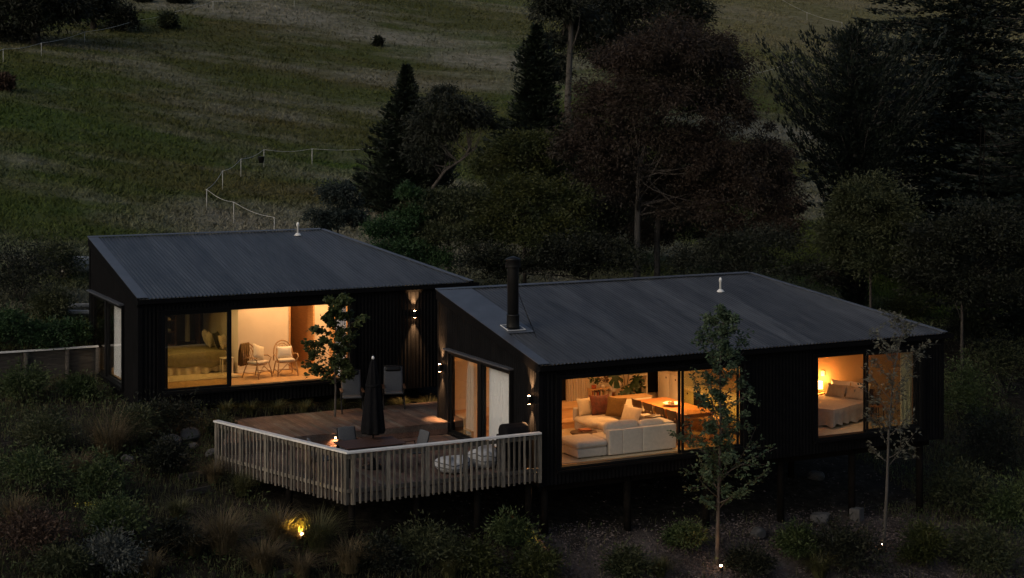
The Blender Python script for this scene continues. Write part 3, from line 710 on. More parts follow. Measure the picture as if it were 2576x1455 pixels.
# books
r = random.Random(11); x = 4.02; cols = [('dark red', (.20, .03, .02)), ('cream', (.55, .47, .33)), ('navy', (.03, .04, .08)), ('tan', (.35, .20, .10)), ('black', (.02, .02, .02)), ('olive', (.14, .13, .05)), ('white', (.6, .57, .5)), ('rust', (.30, .09, .03))]
bm_ = {n: mat('book_'+n.replace(' ', '_'), c, .6, .1, 10) for n, c in cols}
ords = ['first', 'second', 'third', 'fourth', 'fifth', 'sixth', 'seventh', 'eighth', 'ninth', 'tenth', 'eleventh', 'twelfth', 'thirteenth', 'fourteenth', 'fifteenth', 'sixteenth', 'seventeenth', 'eighteenth']
for i in range(17):
    w_ = r.uniform(.028, .05); h_ = r.uniform(.20, .275); cn = cols[r.randrange(len(cols))][0]
    o = MB().box(0, w_, 0, .17, 0, h_).build('book', bm_[cn], None, (x, 5.42, .477)); props(o, cn+' book, '+ords[i]+' from the curtain in the row on the window seat', 'book', 'books on the window seat')
    MB().box(.004, w_-.004, -.0, .17, h_, h_+.001).build('pages', M['lacq'], o); x += w_+.004
# pot plants standing on a shelf above the books
sh = bx('book_shelf', M['plyh'], None, 3.98, 4.80, 5.38, 5.62, .775, .80); props(sh, 'thin timber shelf over the row of books', 'shelf')
for x_ in (3.985, 4.775): bx('bracket', M['plyh'], sh, x_, x_+.02, 5.40, 5.60, .476, .774)
def pot_plant(label, loc, mm, n, h, w_, lm, seed):
    o = thing('pot_plant', label, 'plant', loc, group='pot plants on the book shelf'); r = random.Random(seed)
    MB().lathe([(.05, 0), (.065, .01), (.075, .10), (.06, .10)], 14).build('pot', mm, o)
    C_ = []; D_ = []
    for i in range(n):
        a = r.uniform(0, 2*PI); e = r.uniform(.2, 1.); rr = w_*r.uniform(.1, 1)
        C_.append((rr*math.cos(a), rr*math.sin(a)*.7, .1+h*e)); D_.append((math.cos(a), math.sin(a), r.uniform(-.4, .8)))
    leafcloud('leaves', lm, o, np.array(C_), .09, .05, np.array(D_), seed)
# paper lanterns
for lb, p, rr in (('larger white paper globe beside the monstera', (4.62, 5.22, .80), .105), ('smaller white paper globe higher beside the monstera', (4.82, 5.25, .88), .09)):
    prof = [(max(.012, rr*math.sin(PI*i/14)), -rr*math.cos(PI*i/14)) for i in range(15)]
    o = thing('paper_globe', lb, 'lantern', p, group='paper globes by the books'); MB().lathe(prof, 24, wob=lambda a, t_: 1+.02*math.sin(PI*28*t_)).build('globe', M['lacq'], o); MB().tube([(0, 0, rr), (0, 0, 1.55)], .003, 5).build('cord', M['black'], o)
# ladder shelf
ls = thing('ladder_shelf', 'narrow pale ladder shelf with slanted top beside the back window', 'shelf', (5.35, 5.25, .478))
for x_ in (0, .42): bx('upright', M['lacq'], ls, x_, x_+.03, 0, .28, 0, 1.35)
for z_ in (.02, .32, .62, .92): bx('tread', M['lacq'], ls, .031, .419, 0, .28, z_, z_+.025)
MB().bar((-.05, .14, 1.30), (.52, .14, 1.52), .34, .03).build('slanted_top', M['lacq'], ls)
# monstera
mo = thing('monstera', 'monstera with large split dark leaves in a pot at the end of the window seat', 'plant', (5.0, 5.15, .478))
MB().lathe([(.09, 0), (.11, .01), (.13, .22), (.115, .22)], 18).build('pot', M['terra'], mo)
M['monst'] = leafmat('monstera_leaf', (.010, .022, .008), (.018, .040, .012), .08, .35)
def monstera_leaf(parent, base, tip, size, roll, yaw, pitch):
    MB().tube([base, ((base[0]+tip[0])/2+.03, (base[1]+tip[1])/2, (base[2]+tip[2])/2+.06), tip], .009, 6).build('stem', M['monst'], parent)
    n = 64; v = [(0, 0, .02)]; 
    for i in range(n+1):
        a = -PI+2*PI*i/n                       # 0 = leaf tip
        rr = size*(.50+.22*math.cos(a)+.06*math.cos(2*a))*(1-.85*math.exp(-((abs(a)-PI)/.16)**2))
        if .35 < abs(a) < 2.5:
            s_ = math.sin(a*7.5+.6); rr *= (1 if s_ > -.35 else .48)
        v.append((rr*math.sin(a), -rr*math.cos(a), -.28*rr*rr/size+.02))
    f = [(0, i+1, i+2) for i in range(n)]
    o = MB().add(v, f, True).build('leaf', M['monst'], parent, tip); o.rotation_euler = (pitch, roll, yaw)
for i, (tx, ty, tz, s_, p_, yw) in enumerate([(-.42, -.08, .72, .48, 1.9, .3), (-.05, -.2, .32, .44, 2.2, -.2), (.30, -.1, .60, .48, 1.8, -.4), (.12, -.2, .42, .40, 2.1, -.9), (-.22, -.22, .18, .42, 2.2, .5), (.42, -.12, .38, .36, 2.0, -.7), (.10, 0, .95, .40, 1.5, .1), (-.15, .1, 1.05, .42, 1.4, .6), (.34, -.2, .15, .34, 2.1, -.4)]):
    monstera_leaf(mo, (0, 0, .2), (tx, ty, tz), s_, .25*math.sin(i*2.1), yw*.8-.35, .75+.22*math.sin(i*1.7+p_))
# corner sofa
sf = thing('corner_sofa', 'large cream corner sofa with its back to the living room window', 'sofa', (0, 0, 0))
def blk(n_, *a, r_=.04, p_=.012): return MB().rbox(*a, r=r_, puff=p_).build(n_, M['sofa'], sf)
blk('back', 1.70, 2.10, .46, .66, .05, .68, r_=.02, p_=.004); blk('back', 2.104, 2.70, .46, .66, .05, .68, r_=.02, p_=.004); blk('back', 2.704, 3.72, .46, .66, .05, .68, r_=.02, p_=.004)
blk('seat_base', 1.70, 3.50, .665, 1.40, .05, .28); blk('seat_cushion', 1.71, 2.62, .67, 1.42, .285, .45, p_=.03); blk('seat_cushion', 2.63, 3.49, .67, 1.42, .285, .45, p_=.03)
blk('back_cushion', 1.72, 2.68, .60, .88, .50, .83, r_=.1, p_=.03); blk('back_cushion', 2.70, 3.46, .60, .88, .48, .79, r_=.1, p_=.03)
blk('seat_base', 2.55, 3.50, 1.405, 3.85, .05, .28); blk('seat_cushion', 2.56, 3.30, 1.43, 2.60, .285, .45, p_=.03); blk('seat_cushion', 2.40, 3.30, 2.61, 3.60, .285, .47, r_=.1, p_=.05)
blk('back', 3.51, 3.72, .664, 3.85, .05, .66); blk('back', 2.50, 3.50, 3.62, 3.85, .285, .66)
for x_ in (1.8, 3.6):
    for y_ in (.56, 1.2): bx('foot', M['darkwood'], sf, x_-.03, x_+.03, y_-.03, y_+.03, 0, .06)
ot = thing('ottoman', 'cream ottoman at the open end of the corner sofa by the window', 'ottoman', (0, 0, 0))
MB().rbox(.80, 1.66, .52, 1.45, .05, .27, r=.03, puff=.006).build('base', M['sofa'], ot); MB().rbox(.77, 1.68, .49, 1.48, .273, .45, r=.08, puff=.035).build('cushion', M['sofa'], ot)
for x_ in (.9, 1.56):
    for y_ in (.62, 1.35): bx('foot', M['darkwood'], ot, x_-.03, x_+.03, y_-.03, y_+.03, 0, .055)
G_ = 'loose cushions on the corner sofa'
cushion('cushion', 'plain oat cushion at the far left of the sofa cushions', 'cushion', M['linen'], .56, .5, .18, (2.72, 3.50, .72), (-.30, 0, .15), G_)
cushion('cushion', 'patterned rust velvet cushion on the sofa', 'cushion', M['rust'], .60, .58, .18, (3.06, 3.28, .77), (-.35, 0, -.12), G_)
cushion('cushion', 'ochre cushion between the rust cushion and the beige one', 'cushion', M['ochre'], .58, .56, .18, (3.36, 2.95, .74), (-.35, 0, -.95), G_)
cushion('cushion', 'large beige cushion along the right arm of the sofa', 'cushion', M['linen'], .80, .46, .2, (3.40, 2.20, .66), (-.35, 0, -1.45), G_)
props(MB().rbox(3.46, 3.74, .62, 1.9, .665, .72, .02, puff=.01).build('folded_blanket', M['linen'], None), 'pale blanket laid along the right back of the sofa', 'blanket')
props(MB().rbox(-.16, .16, -.12, .12, 0, .05, .015, puff=.006).build('folded_cloth', M['terra'], None, (3.05, 1.02, .455), (0, 0, .3)), 'small terracotta cloth folded on the sofa seat behind the cushions', 'cloth')
props(MB().rbox(-.22, .22, -.13, .13, 0, .04, .015, puff=.006).build('folded_cloth', M['darkwood'], None, (3.55, 1.35, .725), (0, 0, .4)), 'small brown cloth lying on the pale sofa blanket', 'cloth')
props(MB().rbox(.15, 3.9, .30, 4.15, .003, .018, .006, n=1).build('rug', M['rug'], None), 'large oatmeal rug under the corner sofa', 'rug')
ct = thing('coffee_table', 'low dark drum coffee table beside the ottoman', 'table', (1.78, 1.95, .018))
MB().lathe([(.20, 0), (.21, .02), (.24, .15), (.30, .28), (.33, .33)], 22, smooth=False).build('basket_base', M['leather'], ct); MB().lathe([(.345, .331), (.36, .34), (.36, .365), (.345, .37)], 28).build('top', M['darkwood'], ct)
for i, (lb, mm, z_, rz) in enumerate((('tan book lying at the bottom of the pile on the coffee table', 'tan', .389, .2), ('rust book lying on top of the pile on the coffee table', 'rust', .423, -.15))):
    o = MB().box(-.15, .15, -.11, .11, 0, .03).build('book', bm_[mm], None, (1.82, 1.95, z_), (0, 0, rz)); props(o, lb, 'book'); MB().box(-.148, .151, -.108, .108, .004, .026).build('pages', M['lacq'], o)
# dining table, bench and chairs
dt = thing('dining_table', 'long oiled timber dining table behind the sofa', 'table', (4.40, 1.10, 0))
for k in range(5): bx('table_board', M['tablewood'], dt, .202*k, .202*k+.199, 0, 2.5, .71, .75)
for x_ in (.06, .88):
    for y_ in (.08, 2.36): bx('leg', M['tablewood'], dt, x_, x_+.07, y_, y_+.07, 0, .709)
bx('apron', M['tablewood'], dt, .08, .94, .10, .12, .62, .708); bx('apron', M['tablewood'], dt, .08, .94, 2.38, 2.40, .62, .708)
dbn = thing('dining_bench', 'pale timber bench along the far side of the dining table', 'bench', (5.62, 1.2, 0))
bx('seat', M['plyh'], dbn, 0, .36, 0, 2.9, .43, .47); bx('front', M['plyh'], dbn, .02, .05, .02, 2.88, .0, .429); bx('back_front', M['plyh'], dbn, .31, .34, .02, 2.88, .0, .429)
def dining_chair(label, loc, rz):
    o = thing('dining_chair', label, 'chair', loc, rz, 'dining chairs at the timber table')   # faces -y
    m_ = M['darkwood']
    MB().rbox(-.22, .22, -.22, .22, .43, .46, .012).build('seat', m_, o)
    for sx in (-1, 1):
        MB().tube([(sx*.19, -.19, .43), (sx*.21, -.21, 0)], [.022, .016], 8).build('leg', m_, o)
        MB().tube([(sx*.20, .24, 0), (sx*.19, .20, .43), (sx*.20, .25, .80)], [.018, .024, .022], 8).build('leg', m_, o)
    MB().grid(lambda u, v_: (-.235+.47*u, .245+.05*(1-(2*u-1)**2)+.02*v_, .66+.19*v_), 10, 3).build('back_rest', m_, o)
    MB().grid(lambda u, v_: (.235-.47*u, .262+.05*(1-(2*u-1)**2)+.02*v_, .66+.19*v_), 10, 3).build('back_rest', m_, o)
    for k in range(4): x_ = -.12+.08*k; MB().tube([(x_, .21, .45), (x_, .285, .69)], .017, 6).build('spindle', m_, o)
    MB().tube([(-.2, -.2, .2), (-.2, .22, .2)], .01, 6).build('stretcher', m_, o); MB().tube([(.2, -.2, .2), (.2, .22, .2)], .01, 6).build('stretcher', m_, o); MB().tube([(-.2, .22, .55), (.2, .22, .55)], .018, 6).build('cross_rail', m_, o)
    return o
dc = dining_chair('dark dining chair farthest from the window, next to the white sideboard', (4.42, 3.18, 0), PI/2)
for y_, lb in ((2.58, 'dark dining chair, second from the white sideboard'), (1.98, 'dark dining chair, third from the white sideboard'), (1.38, 'dark dining chair nearest the big window')): copy_tree(dc, None, (4.42, y_, 0), PI/2+.05*math.sin(y_*9), lb)
# bowl and lit pendant over the table
bw = thing('bowl', 'shallow pale bowl standing in the middle of the dining table', 'bowl', (4.78, 2.35, .751))
MB().lathe([(.07, 0), (.08, .01), (.19, .06), (.24, .085), (.235, .09), (.16, .05), (.03, .025)], 28).build('dish', M['lacq'], bw)
for i, (a, b_) in enumerate(((.05, .03), (-.06, .02), (.0, -.06))): MB().lathe([(max(.004, .05*math.sin(PI*k/8)), .05-.05*math.cos(PI*k/8)) for k in range(9)], 14, (a, b_, .03)).build('fruit', M['ochre'], bw)
pd = thing('pendant_lamp', 'pendant lamp hanging above the dining table', 'lamp', (4.85, 2.35, 1.72))
MB().lathe([(.20, 0), (.20, .012), (.12, .12), (.03, .17), (.02, .2)], 24).build('shade', M['black'], pd); MB().tube([(0, 0, .2), (0, 0, zrB(2.35)-1.72-.08)], .005, 6).build('cord', M['black'], pd)
MB().lathe([(max(.004, .04*math.sin(PI*k/8)), -.04*math.cos(PI*k/8)) for k in range(9)], 14, (0, 0, .03)).build('bulb', M['bulb'], pd); spot_light('lamp_light', pd, (0, 0, -.03), (0, 0, 0), 60, (1, .46, .14), 2.7, .4, .06)
# kitchen
kt = thing('kitchen_cupboards', 'sage kitchen cupboards with pale bench top and tall cupboard', 'kitchen', (6.2, .32, 0))
bx('carcass', M['green'], kt, .02, .84, 0, 3.75, .10, .86); bx('kickboard', M['black'], kt, .06, .84, 0.01, 3.74, .0, .099); bx('bench_top', M['bench'], kt, -.02, .845, -.01, 3.76, .861, .90)
for k in range(6):
    if k == 4: continue
    d_ = MB().rbox(0, .018, .62*k+.01, .62*k+.61, .115, .85, .004, n=1).build('cupboard_door', M['green'], kt); MB().rbox(-.012, -.001, .62*k+.28, .62*k+.34, .74, .80, .005).build('pull', M['leather'], d_)
ov = MB().rbox(-.012, .018, 2.50, 3.08, .22, .84, .006, n=1).build('oven', M['black'], kt); bx('oven_glass', M['black'], ov, -.016, -.013, 2.56, 3.02, .28, .64); MB().tube([(-.05, 2.56, .72), (-.05, 3.02, .72)], .01, 8).build('oven_handle', M['steel'], ov)
bx('tall_cupboard', M['lacq'], kt, 0.01, .84, 3.78, 4.98, .002, 2.45)
for k in range(2):
    for z_, zz in ((.02, 1.18), (1.19, 2.44)): d_ = MB().rbox(-.012, .009, 3.79+.6*k, 4.375+.6*k, z_, zz, .004, n=1).build('cupboard_door', M['lacq'], kt); MB().rbox(-.02, -.013, 4.0+.5*k, 4.05+.5*k, zz-.14, zz-.09, .004).build('pull', M['leather'], d_)
bx('wall_shelf', M['plyh'], kt, .60, .845, .1, 3.7, 1.52, 1.56); bx('splashback', M['plasterdark'], kt, .83, .846, 0, 3.76, .902, 1.50)
sk = bx('sink', M['black'], kt, .15, .6, .55, 1.1, .9005, .905)
tp = thing('kitchen_tap', 'black gooseneck tap standing on the kitchen bench', 'tap', (6.82, 1.15, .902)); MB().tube([(0, 0, 0), (0, 0, .30), (-.05, 0, .38), (-.14, 0, .38), (-.17, 0, .30)], .014, 8).build('spout', M['black'], tp); MB().lathe([(.03, 0), (.03, .05), (.02, .06)], 12).build('base', M['black'], tp); MB().tube([(0, .02, .06), (0, .09, .09)], .008, 6).build('lever', M['black'], tp)
for i, (x_, y_, h_, mm, lb) in enumerate(((6.80, 1.75, .22, 'lacq', 'white jug standing left of the kitchen tap'), (6.82, 2.05, .16, 'tablewood', 'wooden pot on the kitchen bench beside the jug'))): props(MB().lathe([(.05, 0), (.06, .01), (.065, h_*.6), (.04, h_*.85), (.05, h_), (.04, h_)], 16).build('jug', M[mm], None, (x_, y_, .902)), lb, 'jug')
G2 = 'living room ceiling lights'
for lb, p, wt in (('round ceiling downlight above the sofa corner', (2.6, 2.6), 30), ('round ceiling downlight above the ottoman', (1.3, 1.9), 18), ('round ceiling downlight over the window seat books', (4.4, 4.6), 24), ('round ceiling downlight over the left end of the window seat', (1.8, 4.2), 20), ('round ceiling downlight above the kitchen bench', (5.9, 1.6), 24), ('round ceiling downlight before the tall cupboard', (5.6, 3.9), 14)):
    downlight(lb, (*p, zrB(p[1])-.13), wt*1.2, (1, .44, .125) if 'kitchen' not in lb else (1, .68, .22), G2)
# curtains behind the left end window of the front house
curtain('curtain', 'cream curtain tied back in the deck doorway of the front house', M['curtain'], (-.30, 4.15), (-.30, 4.72), .03, 2.2, 6, .05, 7, .55, .0)
curtain('curtain', 'white curtain drawn across the right pane of the deck doorway', M['lining'], (-.37, 1.56), (-.37, 3.2), .03, 2.2, 12, .03, 8)
# bedroom
M['duvet'] = mat('taupe_linen', (.34, .29, .23), .9, .14, 9, bump=.4, bscale=40, sheen=.3)
a_ = math.atan2(2.31, 5.96); bdB = thing('bed', 'double bed with a rumpled oat duvet in the right hand bedroom', 'bed', (9.33, .93, 0), a_)
bx('base', M['darkwood'], bdB, -.2, 2.0, 0, 1.4, .12, .28); MB().rbox(-.2, 2.0, .0, 1.4, .281, .50, .06, puff=.01).build('mattress', M['linen'], bdB)
for x_ in (-.1, 1.9):
    for y_ in (.1, 1.3): bx('leg', M['darkwood'], bdB, x_-.03, x_+.03, y_-.03, y_+.03, 0, .119)
bx('headboard', M['darkwood'], bdB, 2.002, 2.04, 0, 1.4, .1, .82)
o = drape(-.27, 1.75, -.06, 1.46, .535, dict(f=.44, l=.50, b=.44), .03, 13, 9, 'flb', .035).build('duvet', M['duvet'], None, (9.33, .93, 0), (0, 0, a_)); props(o, 'rumpled oat duvet hanging to the floor in the right hand bedroom', 'duvet')
ca, sa = math.cos(a_), math.sin(a_)
def bl(x_, y_, z_): return (9.33+ca*x_-sa*y_, .93+sa*x_+ca*y_, z_)
for lb, x_, y_, z_, mm, rx in (('white pillow at the back left of the bedroom bed', 1.90, 1.02, .78, 'lacq', -.3), ('white pillow at the back right of the bedroom bed', 1.90, .36, .78, 'lacq', -.3), ('taupe pillow in front on the left side of the bedroom bed', 1.68, 1.02, .70, 'duvet', -.55), ('taupe pillow in front on the right side of the bedroom bed', 1.68, .36, .70, 'duvet', -.55)):
    cushion('pillow', lb, 'pillow', M[mm], .66, .42, .18, bl(x_, y_, z_), (rx, 0, a_-PI/2), 'pillows on the bedroom bed')
ns = thing('bedside_cabinet', 'small timber bedside cabinet under the glowing lamp', 'cabinet', (10.56, 3.22, 0), a_)
bx('body', M['plyh'], ns, -.2, .22, 0, .42, .10, .50); bx('drawer', M['plyh'], ns, -.215, -.201, .02, .40, .30, .48)
for x_ in (-.17, .19):
    for y_ in (.03, .39): bx('leg', M['plyh'], ns, x_-.015, x_+.015, y_-.015, y_+.015, 0, .099)
lp = thing('bedside_lamp', 'glowing orange drum lamp beside the bedroom bed', 'lamp', (10.58, 3.37, .502))
MB().lathe([(.07, 0), (.07, .015), (.015, .03), (.012, .16)], 16).build('base', M['darkwood'], lp)
V_ = []; MB().grid(lambda u, v_: (.125*math.cos(2*PI*u), .125*math.sin(2*PI*u), .12+.22*v_), 24, 2).build('shade', M['shade'], lp)
MB().lathe([(max(.004, .035*math.sin(PI*k/8)), -.035*math.cos(PI*k/8)) for k in range(9)], 12, (0, 0, .22)).build('bulb', M['bulbhot'], lp); point_light('lamp_light', lp, (0, 0, .40), 9, (1, .38, .08), .06); point_light('lamp_light', lp, (-.19, -.05, .2), 6, (1, .42, .10), .05)
pf = props(MB().box(-.002, .002, -.06, .06, 0, .15).build('picture_frame', M['lacq'], None, (10.77, 3.42, .98), (0, 0, a_)), 'small pale picture on the wall over the bedside lamp', 'picture')
sB = thing('bedside_stool', 'small timber stool with a dried posy right of the bedroom bed', 'stool', bl(1.62, -.36, 0), a_); MB().rbox(-.16, .16, -.14, .14, .42, .45, .01).build('seat', M['tablewood'], sB)
for x_ in (-.13, .13):
    for y_ in (-.11, .11): MB().tube([(x_, y_, .42), (x_*1.15, y_*1.15, 0)], .012, 6).build('leg', M['black'], sB)
props(MB().rbox(8.0, 11.6, .16, 3.4, .003, .016, .006, n=1).build('rug', M['rug'], None), 'pale rug beneath the bed in the right hand bedroom', 'rug')
curtain('curtain', 'long cream curtain gathered at the right edge of the bedroom window', M['lining'], (11.05, .30), (11.45, .26), .03, 2.35, 6, .045, 12)

downlight('round ceiling downlight above the bedroom bed', (9.7, 1.3, zrB(1.3)-.13), 9, (1, .52, .22), 'bedroom ceiling lights')
# ================================================================== decks, railing and what stands on them
random.seed(8)
ld = thing('lower_deck', 'weathered lower timber deck with railing beside the front house', 'deck', (0, 0, 0))
LZ, UZ = -.03, .29
def ly0(x): return -.12 if x > -5.66 else -.12+(-5.66-x)/1.6*5.0
x = -.66
while x > -7.2:
    x0 = x-.138
    ya = max(ly0(x0), ly0(x)); yb = 5.20
    if yb-ya > .15:
        cuts = [ya, yb] if yb-ya < 2.6 else [ya, ya+(yb-ya)*random.choice((.38, .5, .62)), yb]
        for c0, c1 in zip(cuts[:-1], cuts[1:]): MB().box(x0, x-.007, c0+.002, c1-.002, LZ-.03, LZ+random.uniform(-.002, .002)).build('deck_board', M['deck'], ld)
    x -= .14
for y in (.3, 1.5, 2.7, 3.9, 5.1):
    bx('joist', M['rail'], ld, -5.5-min(1.5, y*.3), -.7, y-.025, y+.025, LZ-.19, LZ-.031)
bx('rim_board', M['deck'], ld, -5.62, -.62, -.115, -.085, LZ-.20, LZ-.031)
MB().bar((-5.64, -.10, LZ-.115), (-7.2, 4.82, LZ-.115), .03, .165).build('rim_board', M['deck'], ld)
for px, py in ((-5.45, .15), (-3.8, .15), (-2.2, .15), (-.8, .15), (-6.2, 2.4), (-3.8, 2.6), (-1.2, 2.6), (-6.9, 4.6)):
    MB().tube([(px, py, gz(px, py)-.3), (px, py, LZ-.2)], .085, 10).build('deck_post', M['post'], ld)
ud = thing('upper_deck', 'upper timber deck step between the two black houses', 'deck', (0, 0, 0))
x = .45
while x > -7.0:
    x0 = x-.138; ya = 5.22 if x0 < -.62 else 6.06; yb = 8.30
    if x0 < -5.8: yb = 5.22+(x0+7.05)/1.25*3.05
    if yb-ya > .15:
        cuts = [ya, yb] if yb-ya < 1.2 else [ya, ya+(yb-ya)*random.choice((.35, .5, .66)), yb]
        for c0, c1 in zip(cuts[:-1], cuts[1:]): MB().box(x0, x-.007, c0+.002, c1-.002, UZ-.03, UZ+random.uniform(-.002, .002)).build('deck_board', M['deck'], ud)
    x -= .14
bx('fascia_board', M['deck'], ud, -7.0, -.66, 5.225, 5.25, UZ-.17, UZ-.032); bx('fascia_board', M['deck'], ud, -7.0, -.66, 5.222, 5.248, LZ+.004, UZ-.175)
bx('fascia_board', M['deck'], ud, -5.7, .44, 8.26, 8.285, UZ-.2, UZ-.032); MB().bar((-7.0, 5.27, UZ-.115), (-5.76, 8.25, UZ-.115), .03, .165).build('fascia_board', M['deck'], ud)
for px, py in ((-6.0, 7.3), (-3, 7.9), (0, 7.9), (-5, 5.6), (-2, 5.6)): MB().tube([(px, py, gz(px, py)-.3), (px, py, UZ-.032)], .07, 8).build('deck_post', M['post'], ud)
# railing
rl = thing('deck_railing', 'timber balustrade with pale cap rail around the lower deck', 'railing', (0, 0, 0))
P = [Vector((-7.27, 4.88, 0)), Vector((-5.67, -.16, 0)), Vector((-.66, -.16, 0))]
ZT, ZB = .925, -.25
baluster_me = {}
for a, b_ in zip(P[:-1], P[1:]):
    d = (b_-a); L = d.length; t_ = d/L; n_ = Vector((t_.y, -t_.x, 0)); rz = math.atan2(t_.y, t_.x); spans = 5
    for i in range(spans+1):
        if a is P[1] and i == 0: c = a+t_*.13
        elif i == spans and b_ is P[1]: c = b_-t_*.05
        else: c = a+t_*(L*i/spans)
        c = c+n_*.0; MB().box(-.045, .045, -.045, .045, ZB-.02, ZT-.001).build('post', M['rail'], rl, (c.x, c.y, 0), (0, 0, rz))
        if i < spans:
            for k in range(6):
                q = a+t_*(L*(i+(k+1)/7)/spans)+n_*(.05+random.uniform(-.004, .004)); mb = MB().box(-.021, .021, -.019, .019, ZB+random.uniform(-.02, .02), ZT-.012)
                mb.build('baluster', M['rail'], rl, (q.x, q.y, 0), (0, random.uniform(-.006, .006), rz))
    for z_ in (.84, .05): MB().bar(a+Vector((0, 0, z_))+n_*.012, b_+Vector((0, 0, z_))+n_*.012, .035, .085).build('rail', M['rail'], rl)
def capstrip():
    w_ = .075; mb = MB()
    t1 = (P[1]-P[0]).normalized(); t2 = (P[2]-P[1]).normalized(); n1 = Vector((t1.y, -t1.x, 0)); n2 = Vector((t2.y, -t2.x, 0)); nm = (n1+n2).normalized()/max(.3, math.cos(n1.angle(n2)/2))
    for (a, na), (b_, nb) in (((P[0]-t1*.06, n1), (P[1], nm)), ((P[1], nm), (P[2]+t2*.03, n2))):
        MB().prism([(a+na*w_).to_2d()[:], (b_+nb*w_).to_2d()[:], (b_-nb*w_).to_2d()[:], (a-na*w_).to_2d()[:]], ZT, ZT+.042).build('rail_cap', M['cap'], rl)
capstrip()
# closed parasol
um = thing('closed_parasol', 'tall closed black parasol standing on the lower deck', 'parasol', (-4.08, 2.22, LZ))
MB().tube([(0, 0, 0), (0, 0, 2.72)], .024, 10).build('pole', M['black'], um); MB().lathe([(.28, 0), (.28, .05), (.10, .08), (.05, .25)], 24).build('base', M['black'], um)
fold = lambda a, t_: 1+.16*math.cos(8*a)*(1-t_*.6)+.05*math.sin(3*a+4*t_)
MB().lathe([(.02, .92), (.27, .86), (.285, .9), (.26, 1.2), (.215, 1.65), (.17, 2.1), (.105, 2.5), (.05, 2.68), (.03, 2.70)], 48, wob=fold).build('canopy', M['canvas'], um)
MB().lathe([(.188, 2.02), (.195, 2.03), (.193, 2.08), (.185, 2.09)], 32).build('tie', M['canvas'], um); MB().lathe([(.03, 2.70), (.035, 2.72), (.03, 2.76), (.01, 2.78)], 14).build('finial', M['white'], um)
# outdoor dining table and chairs
tb = thing('outdoor_table', 'dark slatted outdoor table under the closed parasol', 'table', (-5.12, 1.32, LZ))
for k in range(9):
    for a, b_ in (((0, 1.55),) if k != 4 else ((0, .98), (1.10, 1.55))): bx('slat', M['tablewood2'], tb, a, b_, .105*k, .105*k+.098, .71, .735)
for x_ in (.06, 1.42):
    for y_ in (.06, .82): bx('leg', M['black'], tb, x_, x_+.06, y_, y_+.06, 0, .709)
bx('frame', M['black'], tb, .06, 1.48, .06, .09, .65, .708); bx('frame', M['black'], tb, .06, 1.48, .85, .88, .65, .708)
def garden_chair(label, loc, rz):
    o = thing('garden_chair', label, 'chair', loc, rz, 'garden chairs round the outdoor table')     # faces -y
    for sx in (-1, 1):
        MB().tube([(sx*.25, -.22, 0), (sx*.25, -.20, .62), (sx*.25, .18, .62), (sx*.25, .30, 0)], .015, 8).build('leg', M['black'], o)
        MB().tube([(sx*.24, -.20, .42), (sx*.24, .20, .40), (sx*.24, .34, .88)], .014, 8).build('side_frame', M['black'], o); bx('armrest', M['darkwood'], o, sx*.25-.025, sx*.25+.025, -.22, .20, .622, .64)
    MB().grid(lambda u, v_: (-.23+.46*u, -.20+.40*v_, .425-.02*v_-.02*math.sin(PI*u)), 6, 4).build('seat', M['sling'], o)
    MB().rbox(-.225, .225, -.03, .03, 0, .52, .025, puff=.008).build('back_cushion', M['sling'], o, (0, .20, .40), (-.28, 0, 0)); MB().tube([(-.24, .34, .88), (.24, .34, .88)], .014, 8).build('top_rail', M['black'], o)
    return o
g1 = garden_chair('garden chair on the far side of the outdoor table beside the parasol', (-4.45, 2.75, LZ), .05)
copy_tree(g1, None, (-3.22, 1.70, LZ), -PI/2+.1, 'garden chair at the right end of the outdoor table'); copy_tree(g1, None, (-5.50, 1.95, LZ), PI/2-.2, 'garden chair at the left end of the outdoor table')
# recliners on the upper deck
def recliner(label, loc, rz):
    o = thing('deck_recliner', label, 'chair', loc, rz, 'recliners on the upper deck')
    for sx in (-1, 1):
        MB().tube([(sx*.30, -.34, 0), (sx*.30, .30, .55), (sx*.30, .36, .60)], .018, 8).build('leg', M['black'], o); MB().tube([(sx*.30, .38, 0), (sx*.30, -.26, .58)], .018, 8).build('leg', M['black'], o)
        bx('armrest', M['darkwood'], o, sx*.30-.035, sx*.30+.035, -.36, .30, .60, .63); MB().tube([(sx*.27, -.22, .42), (sx*.27, .18, .36), (sx*.27, .52, 1.12)], .016, 8).build('side_frame', M['black'], o)
    MB().rbox(-.26, .26, -.26, .24, -.03, .04, .03, puff=.01).build('seat_cushion', M['sling'], o, (0, 0, .42), (-.12, 0, 0)); MB().rbox(-.26, .26, -.035, .035, 0, .74, .03, puff=.012).build('back_cushion', M['sling'], o, (0, .19, .42), (-.40, 0, 0))
    MB().rbox(-.22, .22, -.05, .05, .0, .15, .04, puff=.01).build('headrest', M['black'], o, (0, .40, .98), (-.4, 0, 0)); MB().tube([(-.27, .52, 1.12), (.27, .52, 1.12)], .016, 8).build('top_rail', M['black'], o)
    return o
r1 = recliner('grey cushioned recliner standing alone on the upper deck', (-1.12, 7.95, UZ), -.35); copy_tree(r1, None, (-2.45, 7.85, UZ), -.30, 'grey recliner half hidden behind the closed parasol')
